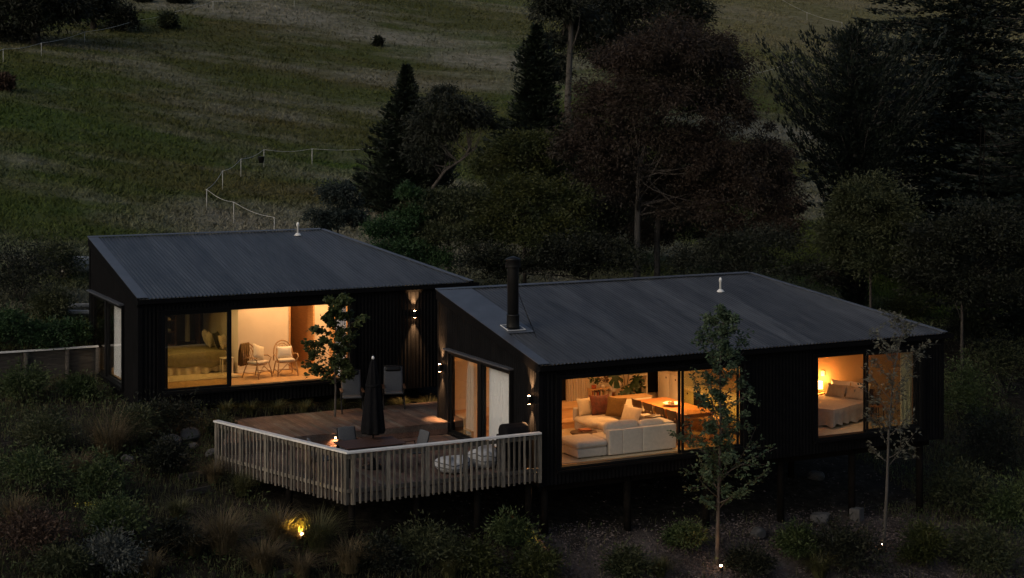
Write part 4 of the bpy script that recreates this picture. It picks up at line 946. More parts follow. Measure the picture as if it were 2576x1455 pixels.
# bean bags
def bean_bag(label, loc, sx, sy, h, seed):
    o = thing('bean_bag', label, 'bean bag', loc, group='bean bags on the lower deck'); r = random.Random(seed); ph = [r.uniform(0, 6) for _ in range(6)]
    def P_(u, v_):
        a = 2*PI*u; b_ = -PI/2+PI*v_; cz = math.sin(b_); rr = math.cos(b_)**.55
        k = 1+.06*math.sin(3*a+ph[0])+.05*math.sin(5*a+ph[1]+2*cz)+.03*math.sin(9*a+4*cz+ph[2])
        z = (cz*.5+.5)**.9*h*(1+.12*math.sin(2*a+ph[3])+.05*math.sin(6*a+ph[4]))
        return (sx*rr*k*math.cos(a), sy*rr*k*math.sin(a), max(.004, z))
    MB().grid(P_, 40, 18).build('sack', M['bag'], o)
    for zz in (.45, .72):
        v_ = math.asin(min(1, 2*zz**1.1-1))/PI+.5; pts = [Vector(P_(i/40, v_))*1.006 for i in range(40)]; MB().tube(pts, .012, 6, closed=True).build('stripe', M['sling'], o)
    return o
bean_bag('wide white bean bag slumped on the lower deck', (-2.52, .86, LZ), .46, .36, .36, 1); bean_bag('taller white striped bean bag next to the barbecue', (-1.62, .98, LZ), .40, .34, .48, 2)
# covered barbecue
bq = thing('barbecue', 'barbecue under a black cover at the end of the railing', 'barbecue', (-1.08, .38, LZ))
bx('trolley', M['black'], bq, -.26, .26, -.2, .2, .10, .72)
MB().prism([(-.36, -.26), (.36, -.26), (.36, .26), (-.36, .26)], .30, .88).build('cover_skirt', M['canvas'], bq)
hd = [(-.26, .0), (-.27, .10), (-.20, .22), (-.08, .27), (.08, .27), (.20, .22), (.27, .10), (.26, 0)]
MB().add([(x_, y, .881+z_) for x_ in (-.30, .30) for y, z_ in hd], [(i, i+1, 9+i, 8+i) for i in range(7)]+[tuple(range(7, -1, -1)), tuple(range(8, 16)), (0, 8, 15, 7)]).build('cover_hood', M['canvas'], bq)
for sx in (-.22, .22):
    for sy in (-.16, .16): MB().lathe([(.02, 0), (.05, .005), (.05, .095), (.02, .1)], 12, (sx, sy, 0)).build('castor', M['black'], bq)
# wall lamps
def sconce(label, loc, rz, wt, tag='up and down wall lamps'):
    o = thing('wall_lamp', label, 'wall lamp', loc, rz, tag)        # wall at +y
    MB().lathe([(.038, -.10), (.042, -.10), (.042, .10), (.038, .10)], 16, (0, -.075, 0)).build('barrel', M['black'], o); bx('bracket', M['black'], o, -.03, .03, -.04, -.0, -.05, .05)
    MB().lathe([(.01, .101), (.034, .101), (.034, .104), (.01, .106)], 14, (0, -.075, 0)).build('lens', M['bulbhot'], o); MB().lathe([(.01, -.106), (.034, -.104), (.034, -.101), (.01, -.101)], 14, (0, -.075, 0)).build('lens', M['bulbhot'], o)
    spot_light('lamp_light', o, (0, -.075, .11), (PI-.05, 0, 0), wt, (1, .52, .22), 1.0, .9, .02); spot_light('lamp_light', o, (0, -.075, -.11), (.05, 0, 0), wt*.8, (1, .52, .22), .9, .9, .02)
    return o
sconce('black wall lamp on the front wall of the back cabin', (-.05, 8.97, 2.82), 0, 230)
sconce('black wall lamp left of the deck doorway', (-.61, 5.70, 1.72), -PI/2, 200); sconce('black wall lamp beside the corner above the railing end', (-.61, .34, 1.68), -PI/2, 230)
slp = thing('step_light', 'small lit step light on the upper deck fascia behind the table', 'light', (-3.95, 5.215, .17))
MB().rbox(-.05, .05, -.025, .0, -.04, .04, .008).build('hood', M['black'], slp); MB().lathe([(.01, 0), (.028, 0), (.028, .006), (.01, .008)], 12, (0, -.034, .0)).build('lens', M['bulbhot'], slp)
spot_light('lamp_light', slp, (0, -.06, -.01), (.5, 0, 0), 9, (1, .48, .22), 2.4, .6, .02)
# ================================================================== retaining wall, fences, steps, rocks, logs
def onground(u, v):
    d = 22.
    while d < 400:
        p = at(u, v, d)
        if gz(p.x, p.y) > p.z: break
        d += .1 if d < 60 else .4
    return Vector((p.x, p.y, gz(p.x, p.y)))
rw = thing('retaining_wall', 'low timber retaining wall at the left of the back cabin', 'wall', (0, 0, 0))
xs = [-17.6+1.2*k for k in range(8)]+[-8.30]
for a, b_ in zip(xs[:-1], xs[1:]):
    for k in range(4):
        zb = .80+.02*max(0, -8-a)*.3+.235*k; bx('wall_board', M['wallboard'], rw, a+.003, b_-.003, 13.86+random.uniform(-.006, .006), 13.905, zb, zb+.23)
for x_ in xs: MB().tube([(x_, 13.78, .4), (x_, 13.78, 1.72)], .075, 10).build('wall_post', M['wallboard'], rw)
bx('wall_cap', M['cap'], rw, -17.7, -8.28, 13.74, 13.94, 1.752, 1.782)
def tape_fence(name, label, pts, h, group):
    o = thing(name, label, 'fence', (0, 0, 0), group=group); tops = []
    for u, v in pts:
        p = onground(u, v+h*4048/60.*.0); p = onground(u, v); q = p+Vector((0, 0, h)); MB().tube([p-Vector((0, 0, .1)), q], .016, 5).build('fence_post', M['tape'], o); tops.append(q)
        MB().lathe([(.02, 0), (.035, .01), (.035, .05), (.02, .06)], 8, q-Vector((0, 0, .06))).build('insulator', M['tape'], o)
    for a, b_ in zip(tops[:-1], tops[1:]):
        n = 6; pt = [a.lerp(b_, i/n)-Vector((0, 0, .12*math.sin(PI*i/n))) for i in range(n+1)]; MB().tube(pt, .010, 4).build('fence_tape', M['tape'], o)
    return o
tape_fence('electric_fence', 'white tape fence looping through the paddock behind the back cabin', [(968, 412), (785, 418), (664, 424), (606, 450), (560, 482), (520, 530), (588, 562), (690, 605)], .85, 'white tape fences')
tape_fence('electric_fence', 'white tape fence climbing along the top left of the paddock', [(-40, 168), (8, 160), (104, 142), (213, 112), (342, 82), (442, 58), (536, 30), (740, 18), (1000, 2)], .85, 'white tape fences')
tape_fence('electric_fence', 'white tape fence crossing the pale paddock at the right of the gums', [(1780, 265), (1886, 218), (1995, 184)], .85, 'white tape fences')
tape_fence('electric_fence', 'white tape fence at the top right corner of the paddock', [(1950, 8), (2030, 52), (2118, 78)], .85, 'white tape fences')
p = onground(657, 424); bk_ = thing('fence_bucket', 'black bucket hanging on the tape fence post', 'bucket', p+Vector((0, 0, .25)))
MB().lathe([(.12, 0), (.16, .30), (.165, .32), (.15, .32)], 16).build('body', M['black'], bk_); MB().tube([(-.15, 0, .3), (0, 0, .52), (.15, 0, .3)], .008, 6).build('handle', M['black'], bk_)
for i, (u0, v0, u1, v1, lb) in enumerate([(450, 1206, 532, 1195, 'topmost timber edging of the garden path left of the railing'), (469, 1249, 529, 1238, 'second timber edging of the garden path from the top'), (600, 1341, 655, 1331, 'timber edging of the path between the tussocks, third from the top'), (607, 1373, 665, 1362, 'timber edging of the path, fourth from the top'), (660, 1395, 735, 1380, 'timber edging of the path just below the glowing lamp'), (690, 1452, 770, 1438, 'lowest timber edging of the garden path')]):
    a, b_ = onground(u0, v0), onground(u1, v1); z_ = (a.z+b_.z)/2+.04
    c = (a+b_)/2; s_ = MB().bar((a.x-c.x, a.y-c.y, 0), (b_.x-c.x, b_.y-c.y, 0), .05, .16).build('path_edging', M['wallboard'], None, (c.x, c.y, z_)); props(s_, lb, 'edging', 'timber edges of the garden path')
def rock(label, p, s, seed, m='rock', group='rocks in the garden'):
    r = random.Random(seed); mb = MB(); ph = [Vector((r.gauss(0, 1), r.gauss(0, 1), r.gauss(0, 1))).normalized() for _ in range(9)]; ds = [r.uniform(.62, .95) for _ in ph]
    def P_(u, v_):
        a = 2*PI*u; b2 = -PI/2+PI*v_; d = Vector((math.cos(b2)*math.cos(a), math.cos(b2)*math.sin(a), math.sin(b2))); k = 1.
        for q, e in zip(ph, ds):
            c = d.dot(q)
            if c > .05: k = min(k, e/c)
        return d.x*k*s[0], d.y*k*s[1], d.z*k*s[2]
    return props(mb.grid(P_, 18, 10, False).build('rock', M[m], None, p+Vector((0, 0, s[2]*.35)), (0, 0, r.uniform(0, 6))), label, 'rock', group)
for i, (u, v, s_, lb) in enumerate([(428, 1124, .30, 'large grey rock under the dark shrub left of the railing'), (476, 1104, .26, 'grey rock close to the left end of the railing'), (486, 1128, .12, 'small pale stone below the railing end rock'), (322, 1160, .16, 'small grey rock at the foot of the corner tussock'), (536, 1150, .18, 'flat pale slab at the left foot of the railing'), (2065, 1312, .26, 'angular rock in the shade under the bedroom window'), (1905, 1352, .22, 'flat grey rock right of the front tree'), (2052, 1205, .25, 'rounded rock between the posts under the bedroom')]):
    rock(lb, onground(u, v), (s_*1.2, s_, s_*.8), i+3)
pc = onground(2155, 1308); props(MB().rbox(-.17, .17, -.15, .15, -.15, .30, .02, n=2).build('concrete_block', M['rock'], None, pc, (0, 0, .5)), 'square concrete block standing in the slope under the bedroom', 'block')
pl = onground(200, 690); lg = props(MB().tube([(-.6, 0, .3), (0, .05, .33), (.75, 0, .30)], [.27, .30, .26], 14).build('cut_log', M['palelog'], None, pl, (0, 0, .1)), 'thick pale cut log lying behind the left cabin corner', 'log')
for i, (u, v, rz, lb) in enumerate([(205, 778, .1, 'upper of the two pale timber offcuts left of the cabin'), (206, 796, -.15, 'lower of the two pale timber offcuts left of the cabin')]):
    props(MB().rbox(-.42, .42, -.07, .07, 0, .11, .012, n=2).build('timber_offcut', M['palelog'], None, onground(u, v)+Vector((0, 0, .06)), (0, .05, rz)), lb, 'timber', 'pale timber offcuts')
def spike_lamp(label, p, wt, tilt, c):
    o = thing('garden_spike_lamp', label, 'garden lamp', p, 0, 'garden spike lamps'); MB().tube([(0, 0, -.15), (0, 0, .16)], .012, 6).build('stake', M['black'], o)
    MB().tube([(0, 0, .14), (tilt[0]*.12, tilt[1]*.12, .25)], .04, 12).build('hood', M['black'], o); h = Vector((tilt[0]*.125, tilt[1]*.125, .256)); MB().lathe([(max(.003, .034*math.sin(PI*k/8)), -.034*math.cos(PI*k/8)) for k in range(9)], 12, h).build('bulb', M['bulbhot'], o)
    d = Vector((tilt[0], tilt[1], 1)).normalized(); spot_light('lamp_light', o, h+d*.06, (-d).to_track_quat('Z', 'Y').to_euler(), wt, c, 2.2, .7, .03); return o
spike_lamp('glowing yellow garden lamp among the tussocks beside the path', onground(762, 1372), 40, (-.3, -.2), (1, .58, .06)); spike_lamp('small bright garden lamp at the foot of the front tree', onground(1816, 1452), 5, (-.05, .25), (1, .50, .20))
spike_lamp('small garden lamp hidden at the foot of the sparse right tree', onground(2222, 1398), 4, (.05, .2), (1, .62, .16))
# ================================================================== vegetation builders
def unit(a): return a/np.maximum(np.linalg.norm(a, axis=-1, keepdims=True), 1e-9)
def leafcloud(name, m, parent, C_, L, W, D_, seed, kind=None, tri=False):
    r = np.random.default_rng(seed+100); n = len(C_); u = unit(np.asarray(D_, dtype=float))
    w_ = unit(np.cross(u, r.normal(size=(n, 3)))); nn = np.cross(u, w_)
    L = (np.asarray(L)*r.uniform(.7, 1.3, n))[:, None]; W = (np.asarray(W)*r.uniform(.7, 1.3, n))[:, None]
    if tri:                                          # far foliage: three-cornered leaf sprays
        V = np.stack([C_-w_*W*.5, C_+w_*W*.5, C_+u*L-nn*L*.08], 1); return meshobj(name, npmesh(name, V, 3), m, parent)
    V = np.stack([C_, C_+u*L*.45+w_*W*.5+nn*W*.12, C_+u*L-nn*L*.08, C_+u*L*.45-w_*W*.5+nn*W*.12], 1)
    o = meshobj(name, npmesh(name, V, 4), m, parent)
    if kind: o['kind'] = kind
    return o
def limb(mb, a, b_, r0, r1, bend, r, n=6, seg=5):
    a, b_ = Vector(a), Vector(b_); pts = []; rad = []; off = Vector((r.gauss(0, 1), r.gauss(0, 1), r.gauss(0, .6)))*bend
    for i in range(seg+1):
        t_ = i/seg; pts.append(a.lerp(b_, t_)+off*math.sin(PI*t_)); rad.append(r0+(r1-r0)*t_**.8)
    mb.tube(pts, rad, n); return pts
def scatter(lobes, per, sig, droop, seed, shell=.55):
    """leaf positions and directions: clumps spread through every lobe, thinner towards the middle"""
    r = np.random.default_rng(seed); CC = []; DD = []; cl = []
    for (c, rad, k) in lobes:
        d = unit(r.normal(size=(k, 3))); d[:, 2] = np.where(d[:, 2] < -.35, -d[:, 2]*.6, d[:, 2])
        rr = (shell+(1-shell)*r.random((k, 1))**.6)*(1+.12*r.normal(size=(k, 1)))
        p = np.array(c)+d*rr*np.array(rad); cl.append(p)
        s_ = sig*np.mean(rad)*r.uniform(.4, 1.75, (k, 1, 1))
        off = r.normal(size=(k, per, 3))*s_*np.array([1, 1, .7])
        CC.append((p[:, None, :]+off).reshape(-1, 3))
        dd = d[:, None, :]*.6+unit(off)*.7+r.normal(size=(k, per, 3))*.55+np.array([0, 0, -droop]); DD.append(dd.reshape(-1, 3))
    return np.concatenate(CC), np.concatenate(DD), np.concatenate(cl)
def px_lobe(u, v, ru, rv, d, k, deep=1.): c = at(u, v, d); return (tuple(c), (ru*d/4048*1., ru*d/4048*deep, rv*d/4048), k)
def broad_tree(name, label, ub, d, trunk, lobes, m, bark, L, W, per, sig, droop, seed, group=None, limbs=14, tr=.18, cat='tree', lean=None):
    """trunk: list of (u, v) sight points at depth d from the ground up; lobes: (u, v, ru, rv, dd, clumps)"""
    r = random.Random(seed); b0 = at(ub, 500, d); base = Vector((b0.x, b0.y, gz(b0.x, b0.y)))
    o = thing(name, label, cat, base, group=group)
    mb = MB(); mb2 = MB(); pts = [Vector((0, 0, -.3))]+[at(u, v, d)-base for u, v in trunk]; n = len(pts)
    mb.tube(pts, [tr*(1-.75*i/(n-1)) for i in range(n)], 10)
    lb = [(tuple(Vector(c)-base), rad, k) for c, rad, k in [px_lobe(a[0], a[1], a[2], a[3], d+a[4], a[5]) for a in lobes]]
    C_, D_, cl = scatter(lb, per, sig, droop, seed)
    idx = list(range(len(cl))); r.shuffle(idx)
    for i in idx[:limbs]:
        q = Vector(cl[i]); k = r.uniform(.35, .95); j = k*(n-1); s_ = pts[int(j)].lerp(pts[min(n-1, int(j)+1)], j-int(j))
        if s_.z > q.z+1: s_ = pts[max(1, n//2)]
        limb(mb2, s_, s_.lerp(q, .85), tr*.3, tr*.05, .10*(q-s_).length, r, 5, 6)
    mb2.build('limbs', M['bark'], o); mb.build('trunk', bark, o); leafcloud('crown', m, o, C_, L, W, D_, seed, tri=True)
    return o
def conifer(name, label, ub, d, vtop, rpx, m, seed, group=None, levels=26, per=5, up=.25, L=.22, W=.07, prof=None, cat='tree', dense=1.0, lay=.05, step=.13):
    """conifer of separate boughs: prof(t) = bough length at height t, tips turn up, sprays hang along each bough"""
    r = random.Random(seed); b0 = at(ub, 500, d); base = Vector((b0.x, b0.y, gz(b0.x, b0.y))); top = at(ub, vtop, d).z-base.z; R = rpx*d/4048
    o = thing(name, label, cat, base, group=group); MB().tube([(0, 0, -.3), (.03, 0, top*.5), (0, 0, top*.98)], [.18, .11, .02], 8).build('trunk', M['bark'], o)
    C_ = []; D_ = []; mb = MB(); z0 = top*.04; prof = prof or (lambda t_: (1-t_)**.85*.95+.04)
    for i in range(levels):
        t_ = i/(levels-1); nb = max(4, int((9-4*t_)*dense))
        for k in range(nb):
            tt = min(1, max(0, t_+r.uniform(-.5, .5)/levels)); z = z0+(top*.985-z0)*tt; a = 2*PI*(k+r.random())/nb+i*1.7; ln = R*prof(tt)*r.choice((.62, .8, .9, 1., 1.08, 1.2)); dx, dy = math.cos(a), math.sin(a)
            n = max(4, int(ln/step)); dr = r.uniform(.08, .22)
            bz = lambda s_: z-dr*ln*s_+up*ln*s_**2.4
            for j in range(n+1):
                s_ = (j+r.random())/(n+1)
                wd = (.05+.16*ln*min(1, 1.6*s_)*(1.15-s_))                     # spray is broadest past the middle
                for q in range(per):
                    sd_ = r.gauss(0, 1); C_.append((dx*ln*s_-dy*sd_*wd, dy*ln*s_+dx*sd_*wd, bz(s_)+r.gauss(0, lay)-.03*abs(sd_)))
                    D_.append((dx*.8-dy*sd_*.7, dy*.8+dx*sd_*.7, up*s_*2.2+r.uniform(-.35, .25)))
            if k % 2 == 0: mb.tube([(0, 0, z), (dx*ln*.5, dy*ln*.5, bz(.5)), (dx*ln*.9, dy*ln*.9, bz(.9))], [.03, .02, .008], 4)
    mb.build('boughs', M['bark'], o); leafcloud('crown', m, o, np.array(C_), L, W, np.array(D_), seed, tri=True); return o
def shrub(label, u, vb, wpx, hpx, m, seed, clumps=90, per=26, L=.09, W=.045, droop=.1, name='shrub', group=None, cat='shrub', sig=.30, stems=10, loc=None):
    r = random.Random(seed); base = onground(u, vb) if loc is None else Vector(loc)
    a = math.atan2(7962, 4048); d = (base.x-CAM.x)*math.cos(a)+(base.y-CAM.y)*math.sin(a); w_, h_ = wpx*d/4048, hpx*d/4048
    o = thing(name, label, cat, base, group=group); lb = []
    k = r.randint(4, 6)
    for i in range(k):
        aa = 2*PI*i/k+r.uniform(-.4, .4); rr = w_*.24*r.uniform(.6, 1.1) if i else 0
        hh = h_*r.uniform(.4, 1.) if i else h_*.95
        lb.append(((rr*math.cos(aa), rr*math.sin(aa), hh*.5), (w_*r.uniform(.26, .36), w_*r.uniform(.26, .36), hh*.5), max(6, clumps//k)))
    C_, D_, cl = scatter(lb, per, sig, droop, seed, .45); C_[:, 2] = np.maximum(C_[:, 2], .02)
    mb = MB()
    for i in range(stems): q = Vector(cl[r.randrange(len(cl))]); limb(mb, (r.gauss(0, .04), r.gauss(0, .04), -.05), q, .02, .005, .06, r, 5, 4)
    mb.build('stems', M['bark'], o); leafcloud('leaves', m, o, C_, L, W, D_, seed); return o
def blades(n, r, base, spread, h, w_, lean, seg=3, fount=1.0):
    """arching grass blades as quads strips; returns (faces*4, 3)"""
    a = r.uniform(0, 2*PI, n); rr = spread*np.sqrt(r.random(n)); p0 = np.stack([rr*np.cos(a), rr*np.sin(a), np.zeros(n)], 1)+base
    out = np.stack([np.cos(a+r.normal(0, .5, n)), np.sin(a+r.normal(0, .5, n)), np.zeros(n)], 1); hh = h*r.uniform(.55, 1.15, n)[:, None]; ln = lean*r.uniform(.3, 1.2, n)[:, None]*fount
    side = unit(np.cross(out, np.array([0, 0, 1.])))*w_*.5; Q = []
    f = lambda t_: p0+out*ln*hh*t_**1.7+np.array([0, 0, 1.])*hh*(t_*(1.25-.25*t_)-.45*ln*t_**2.6)
    for i in range(seg):
        t0, t1 = i/seg, (i+1)/seg; a0, a1 = f(t0), f(t1); w0, w1 = 1-t0**2*.9, 1-t1**2*.9; Q.append(np.stack([a0-side*w0, a0+side*w0, a1+side*w1, a1-side*w1], 1))
    return np.concatenate(Q).reshape(-1, 3)
def tussock(label, u, vb, hpx, m, seed, n=420, lean=.9, loc=None, spread=.16, group='tussock grasses in the garden'):
    base = onground(u, vb) if loc is None else Vector(loc); a = math.atan2(7962, 4048); d = (base.x-CAM.x)*math.cos(a)+(base.y-CAM.y)*math.sin(a); h = hpx*d/4048
    r = np.random.default_rng(seed); V = blades(n, r, np.zeros(3), spread*h/.6, h*1.25, .014, lean); return props(meshobj('tussock', npmesh('tussock', V, 4), m, None, base), label, 'grass', group)
def young_tree(name, label, base, path, h0, prof, nb, rise, m, bark, L, W, seed, per=14, tr=.05, sub=3, twig=.5):
    """slender garden tree: path = trunk points (local), prof(t) = branch length at crown height t"""
    r = random.Random(seed); o = thing(name, label, 'tree', base); path = [Vector(p) for p in path]; n = len(path); mb = MB(); mb.tube([path[0]-Vector((0, 0, .2))]+path, [tr*1.1]+[tr*(1-.85*i/(n-1)) for i in range(n)], 8); C_ = []; D_ = []
    def tp(t_): j = t_*(n-1); i = min(n-2, int(j)); return path[i].lerp(path[i+1], j-i)
    for b_ in range(nb):
        t_ = (b_+r.random())/nb; k = h0+(1-h0)*t_; s_ = tp(k*.99); a = b_*2.4+r.uniform(-.5, .5); ln = prof(t_)*r.uniform(.6, 1.2)
        d = Vector((math.cos(a), math.sin(a), rise*r.uniform(.5, 1.4))).normalized(); e = s_+d*ln; e.z += .12*ln
        pts = limb(mb, s_, e, tr*.34*(1-.6*t_), .004, .07*ln, r, 5, 5); segs = [pts]
        for q in range(sub):
            f = r.uniform(.3, .9); i = int(f*5); s2 = pts[i]; d2 = (d+Vector((r.gauss(0, .6), r.gauss(0, .6), r.gauss(0, .4)))).normalized(); segs.append(limb(mb, s2, s2+d2*ln*r.uniform(.25, .5), tr*.12, .003, .03*ln, r, 4, 3))
        for sg in segs:
            for q in range(int(per*(1 if sg is pts else .7))):
                f = r.uniform(.25, 1.0)*(len(sg)-1); i = min(len(sg)-2, int(f)); p = sg[i].lerp(sg[i+1], f-i)
                for _ in range(3): C_.append((p.x+r.gauss(0, .045), p.y+r.gauss(0, .045), p.z+r.gauss(0, .04))); D_.append((d.x+r.gauss(0, .8), d.y+r.gauss(0, .8), r.gauss(-.05, .5)))
    for q in range(60): p = tp(r.uniform(h0+.1, 1)); C_.append((p.x+r.gauss(0, .06), p.y+r.gauss(0, .06), p.z+r.gauss(0, .05))); D_.append((r.gauss(0, 1), r.gauss(0, 1), r.gauss(.3, .5)))
    mb.build('trunk', bark, o); leafcloud('crown', m, o, np.array(C_), L, W, np.array(D_), seed); return o
LM = {}
def lm(n, c, c2, **k): LM[n] = leafmat('leaf_'+n, c, c2, **k)
lm('cypress', (0.009, 0.015, 0.009), (0.017, 0.025, 0.014), trans=.05); lm('pine', (.0052, .0090, .0065), (.0105, .0165, .0105), trans=.05)
lm('gum', (0.016, 0.020, 0.013), (0.032, 0.036, 0.024)); lm('redgum', (.021, .018, .012), (.043, .029, .021), scale=.3)
lm('wattle', (0.022, 0.031, 0.009), (0.051, 0.056, 0.014)); lm('olive', (0.026, 0.035, 0.016), (0.058, 0.065, 0.029)); lm('dark', (0.011, 0.013, 0.008), (0.020, 0.024, 0.013))
lm('blue', (0.020, 0.031, 0.028), (0.043, 0.056, 0.048)); lm('fresh', (0.018, 0.045, 0.016), (0.038, 0.075, 0.028)); lm('maple', (.035, .050, .016), (.065, .085, .030))
lm('front', (.040, .068, .036), (.076, .110, .062), trans=.3); lm('sparse', (.085, .088, .065), (.15, .15, .115), trans=.3); lm('silver', (0.066, 0.074, 0.062), (0.132, 0.138, 0.120))
lm('tuss', (.075, .057, .028), (.165, .125, .068), scale=1.6); lm('tussg', (0.046, 0.051, 0.018), (0.103, 0.097, 0.041), scale=1.6); lm('rusty', (.045, .028, .018), (.075, .048, .034)); lm('weed', (0.030, 0.050, 0.016), (0.073, 0.095, 0.035)); lm('yellow', (.20, .19, .02), (.34, .30, .05))
# plants that need the leaf builder
M['housepl'] = leafmat('houseplant_leaf', (.03, .06, .02), (.07, .11, .04), .15, .45)
M['dried'] = leafmat('dried_flower', (.12, .07, .04), (.20, .13, .08), .15, .8)
pot_plant('leafy green pot plant on the shelf next to the curtain', (4.12, 5.48, .802), M['terra'], 70, .20, .12, M['housepl'], 1)
pot_plant('bushy flowering pot plant on the middle of the book shelf', (4.42, 5.48, .802), M['lacq'], 80, .24, .13, M['dried'], 2)
po = thing('dried_posy', 'dried posy in a small dark vase on the bedroom stool', 'plant', bl(1.62, -.36, .452))
MB().lathe([(.04, 0), (.06, .02), (.06, .10), (.025, .15), (.03, .17)], 14).build('vase', M['black'], po)
r = random.Random(4); C_ = []; D_ = []
for i in range(12):
    a = r.uniform(0, 2*PI); e = r.uniform(.05, .15); tip = (e*math.cos(a), e*math.sin(a), r.uniform(.3, .46)); MB().tube([(0, 0, .15), (tip[0]*.5, tip[1]*.5, .28), tip], .003, 4).build('twig', M['dried'], po)
    for k in range(8): C_.append([tip[j]+r.gauss(0, .02) for j in range(3)]); D_.append([r.gauss(0, 1) for _ in range(3)])
leafcloud('blooms', M['dried'], po, np.array(C_), .04, .025, np.array(D_), 4)
# ================================================================== trees behind the houses
conifer('cypress', 'narrow dark cypress standing at the left edge of the tree group', 1022, 72, 163, 150, LM['cypress'], 21, levels=46, per=8, up=.30, prof=lambda t_: (1-t_)*.98+.03, L=.17, W=.075, dense=1.5, step=.10)
conifer('cypress', 'dark layered cypress below the tall gum', 1350, 80, 60, 150, LM['cypress'], 22, levels=46, per=8, up=.30, L=.18, W=.085, dense=1.5, step=.10, prof=lambda t_: .95*(1-t_**1.6)*(.75+.25*math.sin(t_*9))+.05)
broad_tree('gum_tree', 'grey-green drooping gum leaning beside the narrow cypress', 1085, 69, [(1090, 470), (1120, 430), (1165, 400), (1200, 370)], [(1130, 270, 50, 45, 0, 26), (1180, 300, 45, 40, .5, 22), (1090, 330, 60, 60, 1, 30), (1215, 320, 28, 40, 0, 12), (1070, 400, 55, 50, .5, 26), (1110, 235, 22, 18, .6, 8)], LM['gum'], M['bark'], .20, .060, 120, .26, .8, 23, limbs=22, tr=.10)
broad_tree('gum_tree', 'tall pale-trunked gum rising out of the top of the picture', 1437, 88, [(1428, 260), (1434, 120), (1440, 0), (1436, -140), (1440, -260)], [(1395, 30, 55, 50, 0, 36), (1470, 60, 40, 40, 1, 22), (1440, -60, 100, 70, 0, 40), (1390, 110, 35, 30, .5, 16), (1405, 190, 24, 60, .5, 14), (1430, -200, 90, 70, 0, 30)], LM['gum'], M['palebark'], .26, .085, 110, .24, .8, 24, limbs=22, tr=.22)
broad_tree('gum_tree', 'dark gum crown behind the red-tinged tree at the top edge', 1560, 98, [(1560, 200), (1560, 60), (1560, -50)], [(1520, 40, 90, 70, 0, 50), (1600, 20, 60, 50, 0, 30), (1560, 100, 90, 60, 0, 40), (1480, 110, 60, 50, 0, 26)], LM['dark'], M['bark'], .28, .10, 110, .26, .6, 25, limbs=14, tr=.25)
broad_tree('evergreen_tree', 'small dark evergreen crown peeping over the red-tinged tree', 1712, 112, [(1710, 160), (1710, 60), (1712, -10)], [(1712, 20, 55, 42, 0, 40), (1690, 70, 50, 40, 0, 24), (1740, 60, 40, 50, 0, 20)], LM['dark'], M['bark'], .28, .10, 110, .26, .3, 26, limbs=10, tr=.2)
broad_tree('red_gum_tree', 'large red-tinged feathery gum with two trunks behind the front house', 1603, 61, [(1602, 650), (1604, 540), (1606, 430), (1640, 300), (1680, 180)],
    [(1690, 135, 130, 85, 0, 80), (1600, 190, 110, 90, .6, 60), (1790, 170, 85, 85, .5, 50), (1700, 270, 170, 95, 0, 90), (1830, 290, 58, 100, .4, 36), (1520, 300, 85, 95, .4, 44), (1480, 390, 85, 70, .2, 40), (1640, 380, 150, 80, .6, 70), (1790, 410, 120, 80, .2, 54), (1560, 470, 130, 80, 1.1, 60), (1720, 510, 150, 80, 1.2, 70), (1860, 480, 110, 90, 0, 54), (1930, 420, 70, 90, .4, 34), (1900, 580, 110, 60, 0, 40), (1960, 510, 55, 110, .2, 30), (1640, 600, 70, 40, 1.6, 16)],
    LM['redgum'], M['palebark'], .12, .05, 215, .155, .75, 27, limbs=50, tr=.16)
t2 = thing('gum_tree', 'second slimmer trunk right of the main red-tinged gum trunk', 'tree', Vector((*at(1655, 500, 62).to_2d(), gz(*at(1655, 500, 62).to_2d()))))
MB().tube([(0, 0, -.3), tuple(at(1652, 600, 62)-t2.location), tuple(at(1660, 500, 62)-t2.location), tuple(at(1690, 380, 62)-t2.location)], [.13, .12, .10, .05], 10).build('trunk', M['palebark'], t2)
r_ = random.Random(5); mb = MB()
for q in range(7): a = at(1655+8*q, 540-20*q, 62)-t2.location; limb(mb, a, a+Vector((r_.uniform(-1.6, 1.6), r_.uniform(-.5, .5), r_.uniform(.2, 1.))), .035, .008, .2, r_); mb.build('branch', M['bark'], t2); mb = MB()

broad_tree('wattle', 'yellow-green topped wattle between the two cypresses', 1320, 66, [(1320, 560), (1320, 450), (1325, 380)], [(1330, 375, 80, 45, 0, 44), (1260, 430, 75, 60, .3, 40), (1370, 440, 70, 70, 0, 40), (1310, 500, 110, 60, 0, 40)], LM['wattle'], M['bark'], .12, .06, 130, .17, .2, 28, limbs=14, tr=.10)
broad_tree('wattle', 'rounded olive shrub tree left of the flue', 1130, 60, [(1130, 640), (1130, 580), (1130, 520)], [(1100, 520, 75, 50, .4, 40), (1180, 540, 80, 60, 0, 44), (1140, 600, 110, 50, -.4, 50), (1060, 590, 60, 60, .2, 26)], LM['olive'], M['bark'], .11, .06, 130, .17, .2, 29, limbs=14, tr=.09)
broad_tree('wattle', 'tall olive shrub tree directly behind the flue', 1320, 59, [(1320, 690), (1320, 600), (1320, 540)], [(1300, 500, 90, 55, .4, 46), (1390, 520, 90, 60, .2, 46), (1250, 570, 80, 60, 0, 40), (1340, 600, 120, 60, -.3, 56), (1420, 620, 80, 60, 0, 36)], LM['wattle'], M['bark'], .11, .06, 130, .17, .2, 30, limbs=16, tr=.10)
broad_tree('evergreen_shrub', 'dark low shrub mass between the flue and the gum trunks', 1480, 57, [(1480, 700), (1480, 650)], [(1460, 640, 90, 50, 0, 44), (1540, 660, 80, 45, 0, 36), (1400, 670, 70, 45, 0, 30), (1300, 680, 80, 40, 0, 30), (1220, 670, 70, 45, 0, 26)], LM['dark'], M['bark'], .11, .06, 130, .18, .1, 31, limbs=10, tr=.07, cat='shrub')
